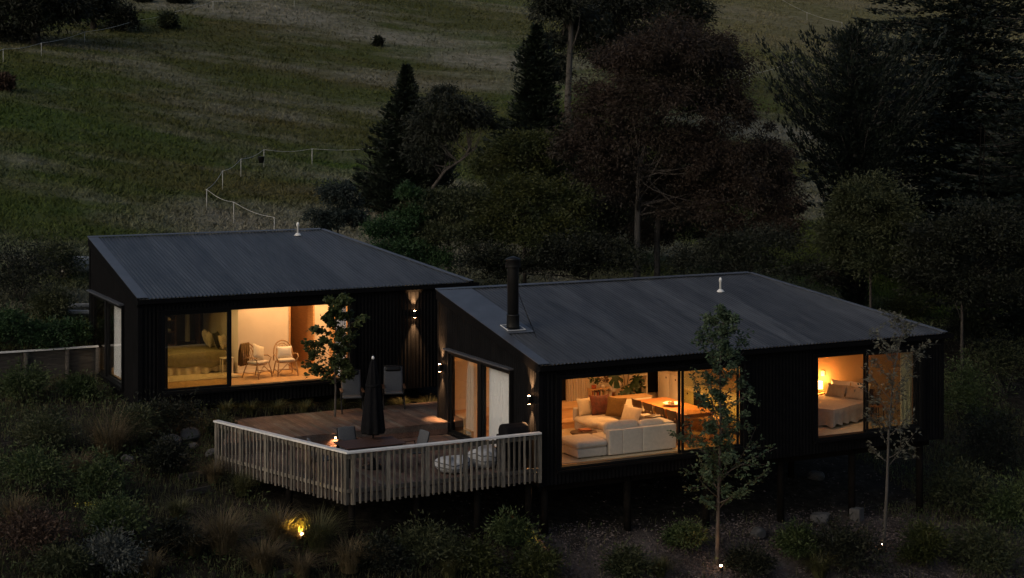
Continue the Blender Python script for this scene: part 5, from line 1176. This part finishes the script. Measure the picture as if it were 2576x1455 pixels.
broad_tree('evergreen_shrub', 'dark evergreen thicket behind the two gum trunks', 1560, 68, [(1560, 620), (1560, 540)], [(1500, 520, 80, 60, 0, 40), (1590, 540, 90, 60, 0, 44), (1680, 560, 90, 60, 0, 44), (1540, 600, 110, 50, 0, 44), (1760, 580, 80, 60, 0, 36), (1850, 600, 80, 50, 0, 30)], LM['dark'], M['bark'], .13, .06, 120, .2, .1, 36, limbs=12, tr=.08, cat='shrub')
broad_tree('evergreen_shrub', 'sparse grey shrub over the right end of the front house roof', 1890, 58, [(1890, 690), (1890, 640)], [(1830, 630, 70, 45, 0, 26), (1930, 620, 85, 50, 0, 34), (1880, 680, 110, 35, 0, 34), (1760, 660, 70, 40, 0, 24), (2040, 700, 60, 50, 0, 24)], LM['gum'], M['bark'], .11, .05, 100, .22, .1, 32, limbs=16, tr=.07, cat='shrub')
broad_tree('blue_gum_shrub', 'blue-grey young gum behind the right end of the cabin roof', 850, 62, [(850, 580), (852, 530), (850, 470)], [(850, 500, 38, 45, 0, 30), (862, 555, 55, 42, 0, 34), (830, 560, 40, 35, 0, 22)], LM['blue'], M['bark'], .12, .06, 120, .2, .3, 33, limbs=10, tr=.05)
broad_tree('blue_gum_shrub', 'small blue-grey shrub left of the young blue gum', 790, 61.5, [(790, 590), (790, 550)], [(785, 545, 20, 22, 0, 14), (800, 575, 22, 16, 0, 10)], LM['blue'], M['bark'], .11, .04, 40, .26, .3, 34, limbs=6, tr=.03, cat='shrub')
broad_tree('green_shrub', 'fresh green bush behind the right slope of the cabin roof', 985, 59, [(985, 650), (985, 610)], [(975, 590, 60, 35, .3, 34), (1030, 560, 50, 45, .8, 28), (1010, 630, 80, 35, 0, 34), (1090, 660, 70, 35, 0, 26), (1030, 500, 35, 30, 1, 16)], LM['fresh'], M['bark'], .11, .06, 130, .18, .1, 35, limbs=10, tr=.05, cat='shrub')
# right hand trees
conifer('pine_tree', 'broad dark pine with upturned branch tips at the right', 2150, 66, 75, 232, LM['pine'], 41, levels=34, per=7, up=.75, L=.20, W=.075, dense=1.4, step=.12, lay=.08, prof=lambda t_: float(np.interp(t_, [0, .25, .45, .68, .85, 1], [.15, .22, .55, 1., .75, .12])))
conifer('macrocarpa', 'huge black-green macrocarpa filling the top right corner', 2430, 74, -190, 380, LM['pine'], 42, levels=36, per=7, up=.16, L=.26, W=.11, dense=1.5, step=.17, lay=.07, prof=lambda t_: .55+.45*math.sin(PI*min(1, t_+.1)))
conifer('macrocarpa', 'dark macrocarpa at the right edge below the huge one', 2600, 62, 180, 250, LM['pine'], 43, levels=26, per=6, up=.15, L=.24, W=.10, dense=1.3, step=.16, prof=lambda t_: .5+.5*math.sin(PI*min(1, t_+.1)))
dt_ = thing('dead_trunks', 'pale bare stems in the shade under the macrocarpa', 'tree', Vector((*at(2465, 500, 58).to_2d(), gz(*at(2465, 500, 58).to_2d())))); mb = MB()
for u0, v0, u1, v1 in ((2462, 500, 2468, 310), (2472, 500, 2478, 312), (2478, 330, 2525, 390)): mb.tube([tuple(at(u0, v0, 58)-dt_.location), tuple(at(u1, v1, 58)-dt_.location)], [.022, .015], 6); mb.build('stem', M['post'], dt_); mb = MB()
broad_tree('feathery_bush', 'rounded feathery dark bush by the track at the right', 2190, 58, [(2190, 700), (2190, 620)], [(2180, 520, 80, 70, 0, 60), (2150, 600, 80, 80, 0, 50), (2240, 590, 80, 90, 0, 54), (2200, 660, 110, 50, 0, 44)], LM['olive'], M['bark'], .12, .05, 190, .17, .2, 44, limbs=12, tr=.07, cat='shrub')
broad_tree('evergreen_shrub', 'dark scrub under the macrocarpa at the right edge', 2420, 56, [(2420, 740), (2420, 680)], [(2360, 620, 80, 70, 0, 44), (2450, 600, 90, 80, 0, 50), (2540, 640, 80, 90, 0, 44), (2400, 720, 100, 60, 0, 44), (2500, 740, 100, 60, 0, 40), (2330, 700, 60, 40, 0, 22)], LM['dark'], M['bark'], .12, .06, 150, .2, .2, 45, limbs=12, tr=.07, cat='shrub')
for i, (u, v, w_, h_, mm, lb) in enumerate([(2440, 900, 170, 150, 'dark', 'dark bush right of the front house roof tip'), (2530, 1000, 200, 200, 'olive', 'tall olive bush at the right edge level with the bedroom window'), (2440, 1060, 150, 170, 'weed', 'green bush just right of the bedroom corner'), (2500, 1180, 200, 160, 'dark', 'dark bush at the right edge below the olive bush'), (2420, 1290, 190, 150, 'olive', 'olive bush right of the sparse tree trunk'), (2540, 1340, 180, 150, 'weed', 'green bush low at the right edge'), (2480, 1440, 200, 120, 'olive', 'olive bush in the bottom right corner'), (2330, 1430, 110, 110, 'wattle', 'pale yellow-green plant right of the lamp-lit sparse tree'), (2130, 1440, 220, 130, 'dark', 'dark leafy clump below the bedroom window'), (2010, 1400, 100, 80, 'weed', 'small dark clump left of the leafy clump under the bedroom'), (2560, 860, 120, 120, 'dark', 'dark bush at the right edge above the bedroom level'), (2290, 800, 150, 60, 'wattle', 'low green scrub behind the right roof edge'), (2110, 720, 120, 40, 'rusty', 'low rusty scrub on the track behind the right roof')]):
    shrub(lb, u, v, w_, h_, LM[mm], 50+i, clumps=120, per=34, L=.11, W=.04, group='bushes on the right bank')
# left and top of the paddock
for i, (u, v, w_, h_, mm, lb) in enumerate([(55, 760, 240, 180, 'dark', 'large dark shrub left of the back cabin'), (150, 700, 140, 110, 'olive', 'olive shrub behind the large dark shrub left of the cabin'), (135, 800, 110, 70, 'olive', 'small grey-green shrub above the retaining wall'), (20, 870, 130, 90, 'fresh', 'green bush on top of the retaining wall at the left edge'), (110, 872, 150, 60, 'fresh', 'low green bush on top of the retaining wall'), (190, 865, 70, 60, 'fresh', 'low green bush on the retaining wall by the cabin corner')]):
    shrub(lb, u, v, w_, h_, LM[mm], 80+i, clumps=130, per=40, L=.10, W=.04, group='bushes left of the back cabin')
broad_tree('conifer', 'broad black conifer in the top left corner', 90, 109, [(90, 90), (90, 20), (90, -60)], [(40, 40, 110, 70, 0, 60), (130, 30, 80, 60, 0, 50), (70, -40, 100, 60, 0, 40), (20, 85, 80, 30, 0, 26)], LM['dark'], M['bark'], .32, .12, 90, .24, .4, 90, limbs=12, tr=.4)
broad_tree('conifer', 'dark conifer just right of the top left corner tree', 235, 120, [(235, 50), (235, 0)], [(240, 10, 55, 38, 0, 40), (225, 40, 50, 20, 0, 20)], LM['dark'], M['bark'], .32, .12, 90, .24, .4, 91, limbs=10, tr=.3)
for i, (u, v, w_, h_, mm, lb) in enumerate([(316, 82, 76, 72, 'dark', 'larger round bush by the upper tape fence'), (424, 74, 40, 44, 'olive', 'smaller round bush by the upper tape fence'), (952, 118, 22, 24, 'dark', 'small spiky bush alone in the middle of the paddock'), (14, 232, 40, 40, 'rusty', 'small russet bush at the left edge of the paddock'), (455, 8, 60, 16, 'dark', 'low dark bush at the very top edge left of centre'), (365, 6, 40, 14, 'dark', 'low dark bush at the very top edge above the round bushes')]):
    shrub(lb, u, v, w_, h_, LM[mm], 95+i, clumps=80, per=34, L=.26 if w_ > 30 else .16, W=.10, group='bushes in the paddock')
# ================================================================== garden trees in front
M['darktrunk'] = M['bark']
bt = Vector((-3.13, 7.4, UZ)); young_tree('maple_sapling', 'leafy young maple growing through the upper deck in front of the cabin window', bt, [(0, 0, 0), (.02, 0, .8), (-.02, .02, 1.6), (.02, 0, 2.5), (0, 0, 3.3)], .28, lambda t_: (.25+.85*max(0, 1-t_)**.8*min(1, .6+t_*3))*r_.uniform(.6, 1.2), 30, .5, LM['maple'], M['bark'], .12, .09, 61, per=13, tr=.035)
bp = onground(1803, 1418); young_tree('garden_tree', 'dense young tree with grey-green leaves in front of the living room', bp, [(0, 0, 0), (.05, 0, 1.6), (.12, 0, 3.2), (.10, 0, 4.9), (.22, 0, 6.35)], .20, lambda t_: (.30+1.15*max(0, 1-t_)**.8*min(1, .6+t_*2.5))*r_.uniform(.25, 1.35), 62, .75, LM['front'], M['bark'], .10, .055, 62, per=12, tr=.055, sub=4)
bs = onground(2222, 1400); young_tree('garden_tree', 'sparse slender tree in front of the bedroom window', bs, [(0, 0, 0), (.12, 0, 1.7), (.18, 0, 3.2), (.35, 0, 4.8), (.75, 0, 6.2)], .34, lambda t_: .35+.85*(1-abs(t_-.35))*r_.uniform(.5, 1.2), 26, 1.0, LM['sparse'], M['palebark'], .11, .05, 63, per=7, tr=.05, sub=3)
# ================================================================== garden planting in front
G3 = 'garden shrubs in front of the houses'
for i, (u, v, w_, h_, mm, lb) in enumerate([(60, 1010, 140, 100, 'weed', 'green weedy clump below the retaining wall at the left edge'), (200, 1000, 90, 60, 'weed', 'low green clump at the foot of the cabin end wall'), (420, 1090, 160, 90, 'dark', 'dark purple-brown shrub under the cabin window corner'), (340, 1120, 120, 110, 'olive', 'olive bush beside the corner tussock'), (120, 1130, 170, 110, 'olive', 'grey olive bush in the left garden'), (90, 1240, 200, 130, 'weed', 'large green weedy bush in the left garden'), (250, 1260, 150, 130, 'weed', 'leafy green bush left of the dark clump in the garden'), (420, 1190, 110, 90, 'dark', 'dark red-leaved shrub left of the path top'), (300, 1360, 170, 120, 'weed', 'green bush above the silver shrub'), (280, 1440, 150, 110, 'silver', 'silver-leaved shrub at the bottom left'), (90, 1400, 200, 120, 'rusty', 'rusty brown bush in the bottom left corner'), (160, 1455, 140, 80, 'olive', 'olive clump at the bottom edge left of the silver shrub'), (430, 1400, 110, 90, 'dark', 'dark clump between the silver shrub and the tussocks'), (1080, 1420, 170, 110, 'olive', 'olive weeds under the middle of the deck'), (1200, 1440, 120, 80, 'wattle', 'yellowish weeds at the bottom below the railing corner'), (1290, 1380, 130, 90, 'weed', 'weedy clump below the right end of the railing'), (1350, 1450, 140, 70, 'wattle', 'yellow-green clump at the bottom edge left of the bark mulch'), (960, 1440, 130, 90, 'dark', 'dark weeds right of the glowing garden lamp'), (1580, 1440, 120, 70, 'olive', 'olive clump in the bark mulch left of the front tree'), (1720, 1380, 100, 70, 'weed', 'low green clump in the mulch beside the front tree'), (1890, 1440, 130, 60, 'dark', 'dark low clump right of the front tree lamp'), (560, 1090, 60, 40, 'olive', 'small tuft behind the left end of the railing')]):
    shrub(lb, u, v, w_, h_, LM[mm], 120+i, clumps=110, per=30, L=.10, W=.035, group=G3, cat='shrub')
for i, (u, v, h_, mm, lb) in enumerate([(275, 1150, 110, 'tuss', 'large golden tussock at the front corner of the back cabin'), (360, 1110, 60, 'tussg', 'green tussock beside the cabin corner'), (560, 1390, 105, 'tuss', 'largest golden tussock beside the garden path'), (480, 1400, 75, 'tuss', 'golden tussock left of the largest path tussock'), (660, 1440, 80, 'tuss', 'golden tussock between the two lower path edgings'), (700, 1365, 80, 'tuss', 'tussock hanging over the path above the glowing lamp'), (800, 1390, 95, 'tussg', 'tall green-gold tussock right of the glowing lamp'), (880, 1440, 80, 'tuss', 'golden tussock at the bottom right of the glowing lamp'), (540, 1215, 60, 'tuss', 'tussock below the left railing foot'), (610, 1250, 60, 'tussg', 'green tussock in the shade under the left railing'), (450, 1310, 55, 'tussg', 'green tussock left of the path middle'), (745, 1372, 42, 'tuss', 'small tussock lit by the glowing garden lamp'), (778, 1368, 36, 'tussg', 'small green tussock just right of the glowing lamp'), (760, 1455, 60, 'tuss', 'tussock at the bottom edge below the glowing lamp'), (1130, 1455, 50, 'tussg', 'green tussock at the bottom edge below the deck'), (2060, 1455, 60, 'tussg', 'green tussock at the bottom edge under the bedroom'), (1660, 1455, 45, 'tussg', 'small tussock at the bottom edge in the mulch'), (200, 1200, 60, 'tuss', 'dry tussock in the left garden'), (40, 1320, 70, 'tuss', 'dry tussock at the left edge of the garden'), (380, 1455, 60, 'tuss', 'dry tussock at the bottom edge right of the silver shrub')]):
    tussock(lb, u, v, h_, LM[mm], 160+i, n=520 if h_ > 70 else 340)
for i, (x_, y_) in enumerate([(-5.9, 8.62), (-5.2, 8.60), (-4.4, 8.63), (-3.6, 8.6), (-2.6, 8.62), (-1.7, 8.6), (-.6, 8.62), (.3, 8.62)]):
    tussock(ords[i]+' tussock from the left in the row between the cabin wall and upper deck', 0, 0, 34, LM['tussg'], 190+i, n=220, loc=(x_, y_, gz(x_, y_)), group='tussocks along the cabin wall')
for i, (u, v, lb) in enumerate([(225, 1330, 'yellow flowering stem in the left garden'), (1335, 1420, 'yellow flowering weed under the deck')]):
    b_ = onground(u, v); o = thing('flowering_weed', lb, 'flower', b_); r = random.Random(i); C_ = []; D_ = []; mb = MB()
    for k in range(7):
        tip = Vector((r.gauss(0, .12), r.gauss(0, .12), r.uniform(.4, .75))); limb(mb, (0, 0, 0), tip, .006, .003, .03, r, 4, 4)
        for q in range(9): C_.append([tip[j]+r.gauss(0, .03) for j in range(3)]); D_.append([r.gauss(0, 1) for _ in range(3)])
    mb.build('stems', LM['weed'], o); leafcloud('blooms', LM['yellow'], o, np.array(C_), .04, .03, np.array(D_), i)
# ================================================================== grass, weeds and mulch that nobody could count
m, t, b = nodemat('meadow_grass'); out = t.nodes.get('Material Output'); c, mid = meadow_nodes(t)
g = N(t, 'ShaderNodeNewGeometry'); c = mixc(t, 1., c, ramp(t, g.outputs['Random Per Island'], [(0, .85), (.6, 1.05), (1, 1.3)]), 'MULTIPLY'); t.links.new(c, b.inputs['Base Color']); b.inputs['Roughness'].default_value = .9; b.inputs['Specular IOR Level'].default_value = .1
r = np.random.default_rng(77); n = 420000; a = math.atan2(7962, 4048)
d = 46*(240/46)**r.random(n); l = r.uniform(-.36, .36, n)*d+r.normal(0, .5, n)
X_ = CAM.x+l*math.sin(a)+d*math.cos(a); Y_ = CAM.y-l*math.cos(a)+d*math.sin(a)
k = (Y_ > 14.25) & ~((X_ > -8.4) & (X_ < 1.5) & (Y_ < 15.3)); X_, Y_, d = X_[k], Y_[k], d[k]; n = len(X_); p = np.stack([X_, Y_, ground(X_, Y_)-.02], 1)
cl_ = .5+.5*np.sin(X_*.9+2*np.sin(Y_*.5))*np.sin(Y_*.8+1.5*np.sin(X_*.37)); h = r.uniform(.07, .20, n)*(.7+.7*cl_); w_ = .022+d*.0007; th = r.uniform(0, PI, n)
sd = np.stack([np.cos(th), np.sin(th), np.zeros(n)], 1)*(w_*.5)[:, None]; tip = p+np.stack([r.normal(0, .8, n)*h, r.normal(0, .8, n)*h, h], 1)
props(meshobj('meadow_grass', npmesh('meadow_grass', np.stack([p-sd, p+sd, tip], 1), 3), m), 'long olive and bleached grass covering the hillside paddock', 'grass', kind='stuff')
def garden_mask(X_, Y_):
    houseA = (X_ > -8.35) & (X_ < 2) & (Y_ > 8.9) & (Y_ < 15.2); houseB = (X_ > -.7) & (X_ < 12.4) & (Y_ > .6) & (Y_ < 6.1); deck = (X_ > -6.6) & (X_ < -.5) & (Y_ > .6) & (Y_ < 8.3); return ~(houseA | houseB | deck)
n = 135000; X_ = r.uniform(-17, 22, n); Y_ = r.uniform(-5.5, 15, n); dens = .5+.5*np.sin(X_*1.1+np.sin(Y_*1.7)*1.3)*np.sin(Y_*1.3-X_*.4); mul = (X_ > -.8) & (X_ < 10.5) & (Y_ < 3.2)
k = garden_mask(X_, Y_) & (r.random(n) < .25+.75*dens) & ~(mul & (r.random(n) < .88)); X_, Y_ = X_[k], Y_[k]; n = len(X_); p = np.stack([X_, Y_, ground(X_, Y_)-.03], 1); V = blades(n, r, p, .04, .34, .013, .8, seg=2)
props(meshobj('garden_grass', npmesh('garden_grass', V, 4), LM['tussg']), 'rough grass growing between the garden shrubs', 'grass', kind='stuff')
n = 90000; X_ = r.uniform(-17, 22, n); Y_ = r.uniform(-5.5, 15, n); dens = .5+.5*np.sin(X_*.8+2.2)*np.sin(Y_*1.1+X_*.5); mul = (X_ > -.8) & (X_ < 10.5) & (Y_ < 3.2); k = garden_mask(X_, Y_) & (r.random(n) < dens) & ~(mul & (r.random(n) < .93)); X_, Y_ = X_[k], Y_[k]; n = len(X_)
p = np.stack([X_, Y_, ground(X_, Y_)+r.uniform(0, .25, n)], 1); leafcloud('ground_cover', LM['weed'], None, p, .10, .035, r.normal(size=(n, 3))+np.array([0, 0, .6]), 7); props(bpy.data.objects['ground_cover'], 'small leafy weeds covering the garden slope', 'weeds', kind='stuff')
M['chips'] = leafmat('bark_chips', (.062, .050, .045), (.150, .122, .114), 0., .9, scale=1.2)
n = 70000; X_ = r.uniform(-2.5, 12.5, n); Y_ = r.uniform(-5, 4.2, n); dens = .5+.5*np.sin(X_*1.3+.7)*np.sin(Y_*1.9+X_*.3); k = (r.random(n) < .25+.75*dens) & (r.random(n) < np.clip(.75-Y_*.75, .04, 1)); X_, Y_ = X_[k], Y_[k]; n = len(X_); p = np.stack([X_, Y_, ground(X_, Y_)+r.uniform(-.01, .03, n)], 1); dd = r.normal(size=(n, 3)); dd[:, 2] *= .25  # chips thin out under the house to keep that ground dark as in shade
leafcloud('bark_mulch', M['chips'], None, p, .075, .035, dd, 8); props(bpy.data.objects['bark_mulch'], 'pinkish bark chips spread on the slope under the front house', 'mulch', kind='stuff')
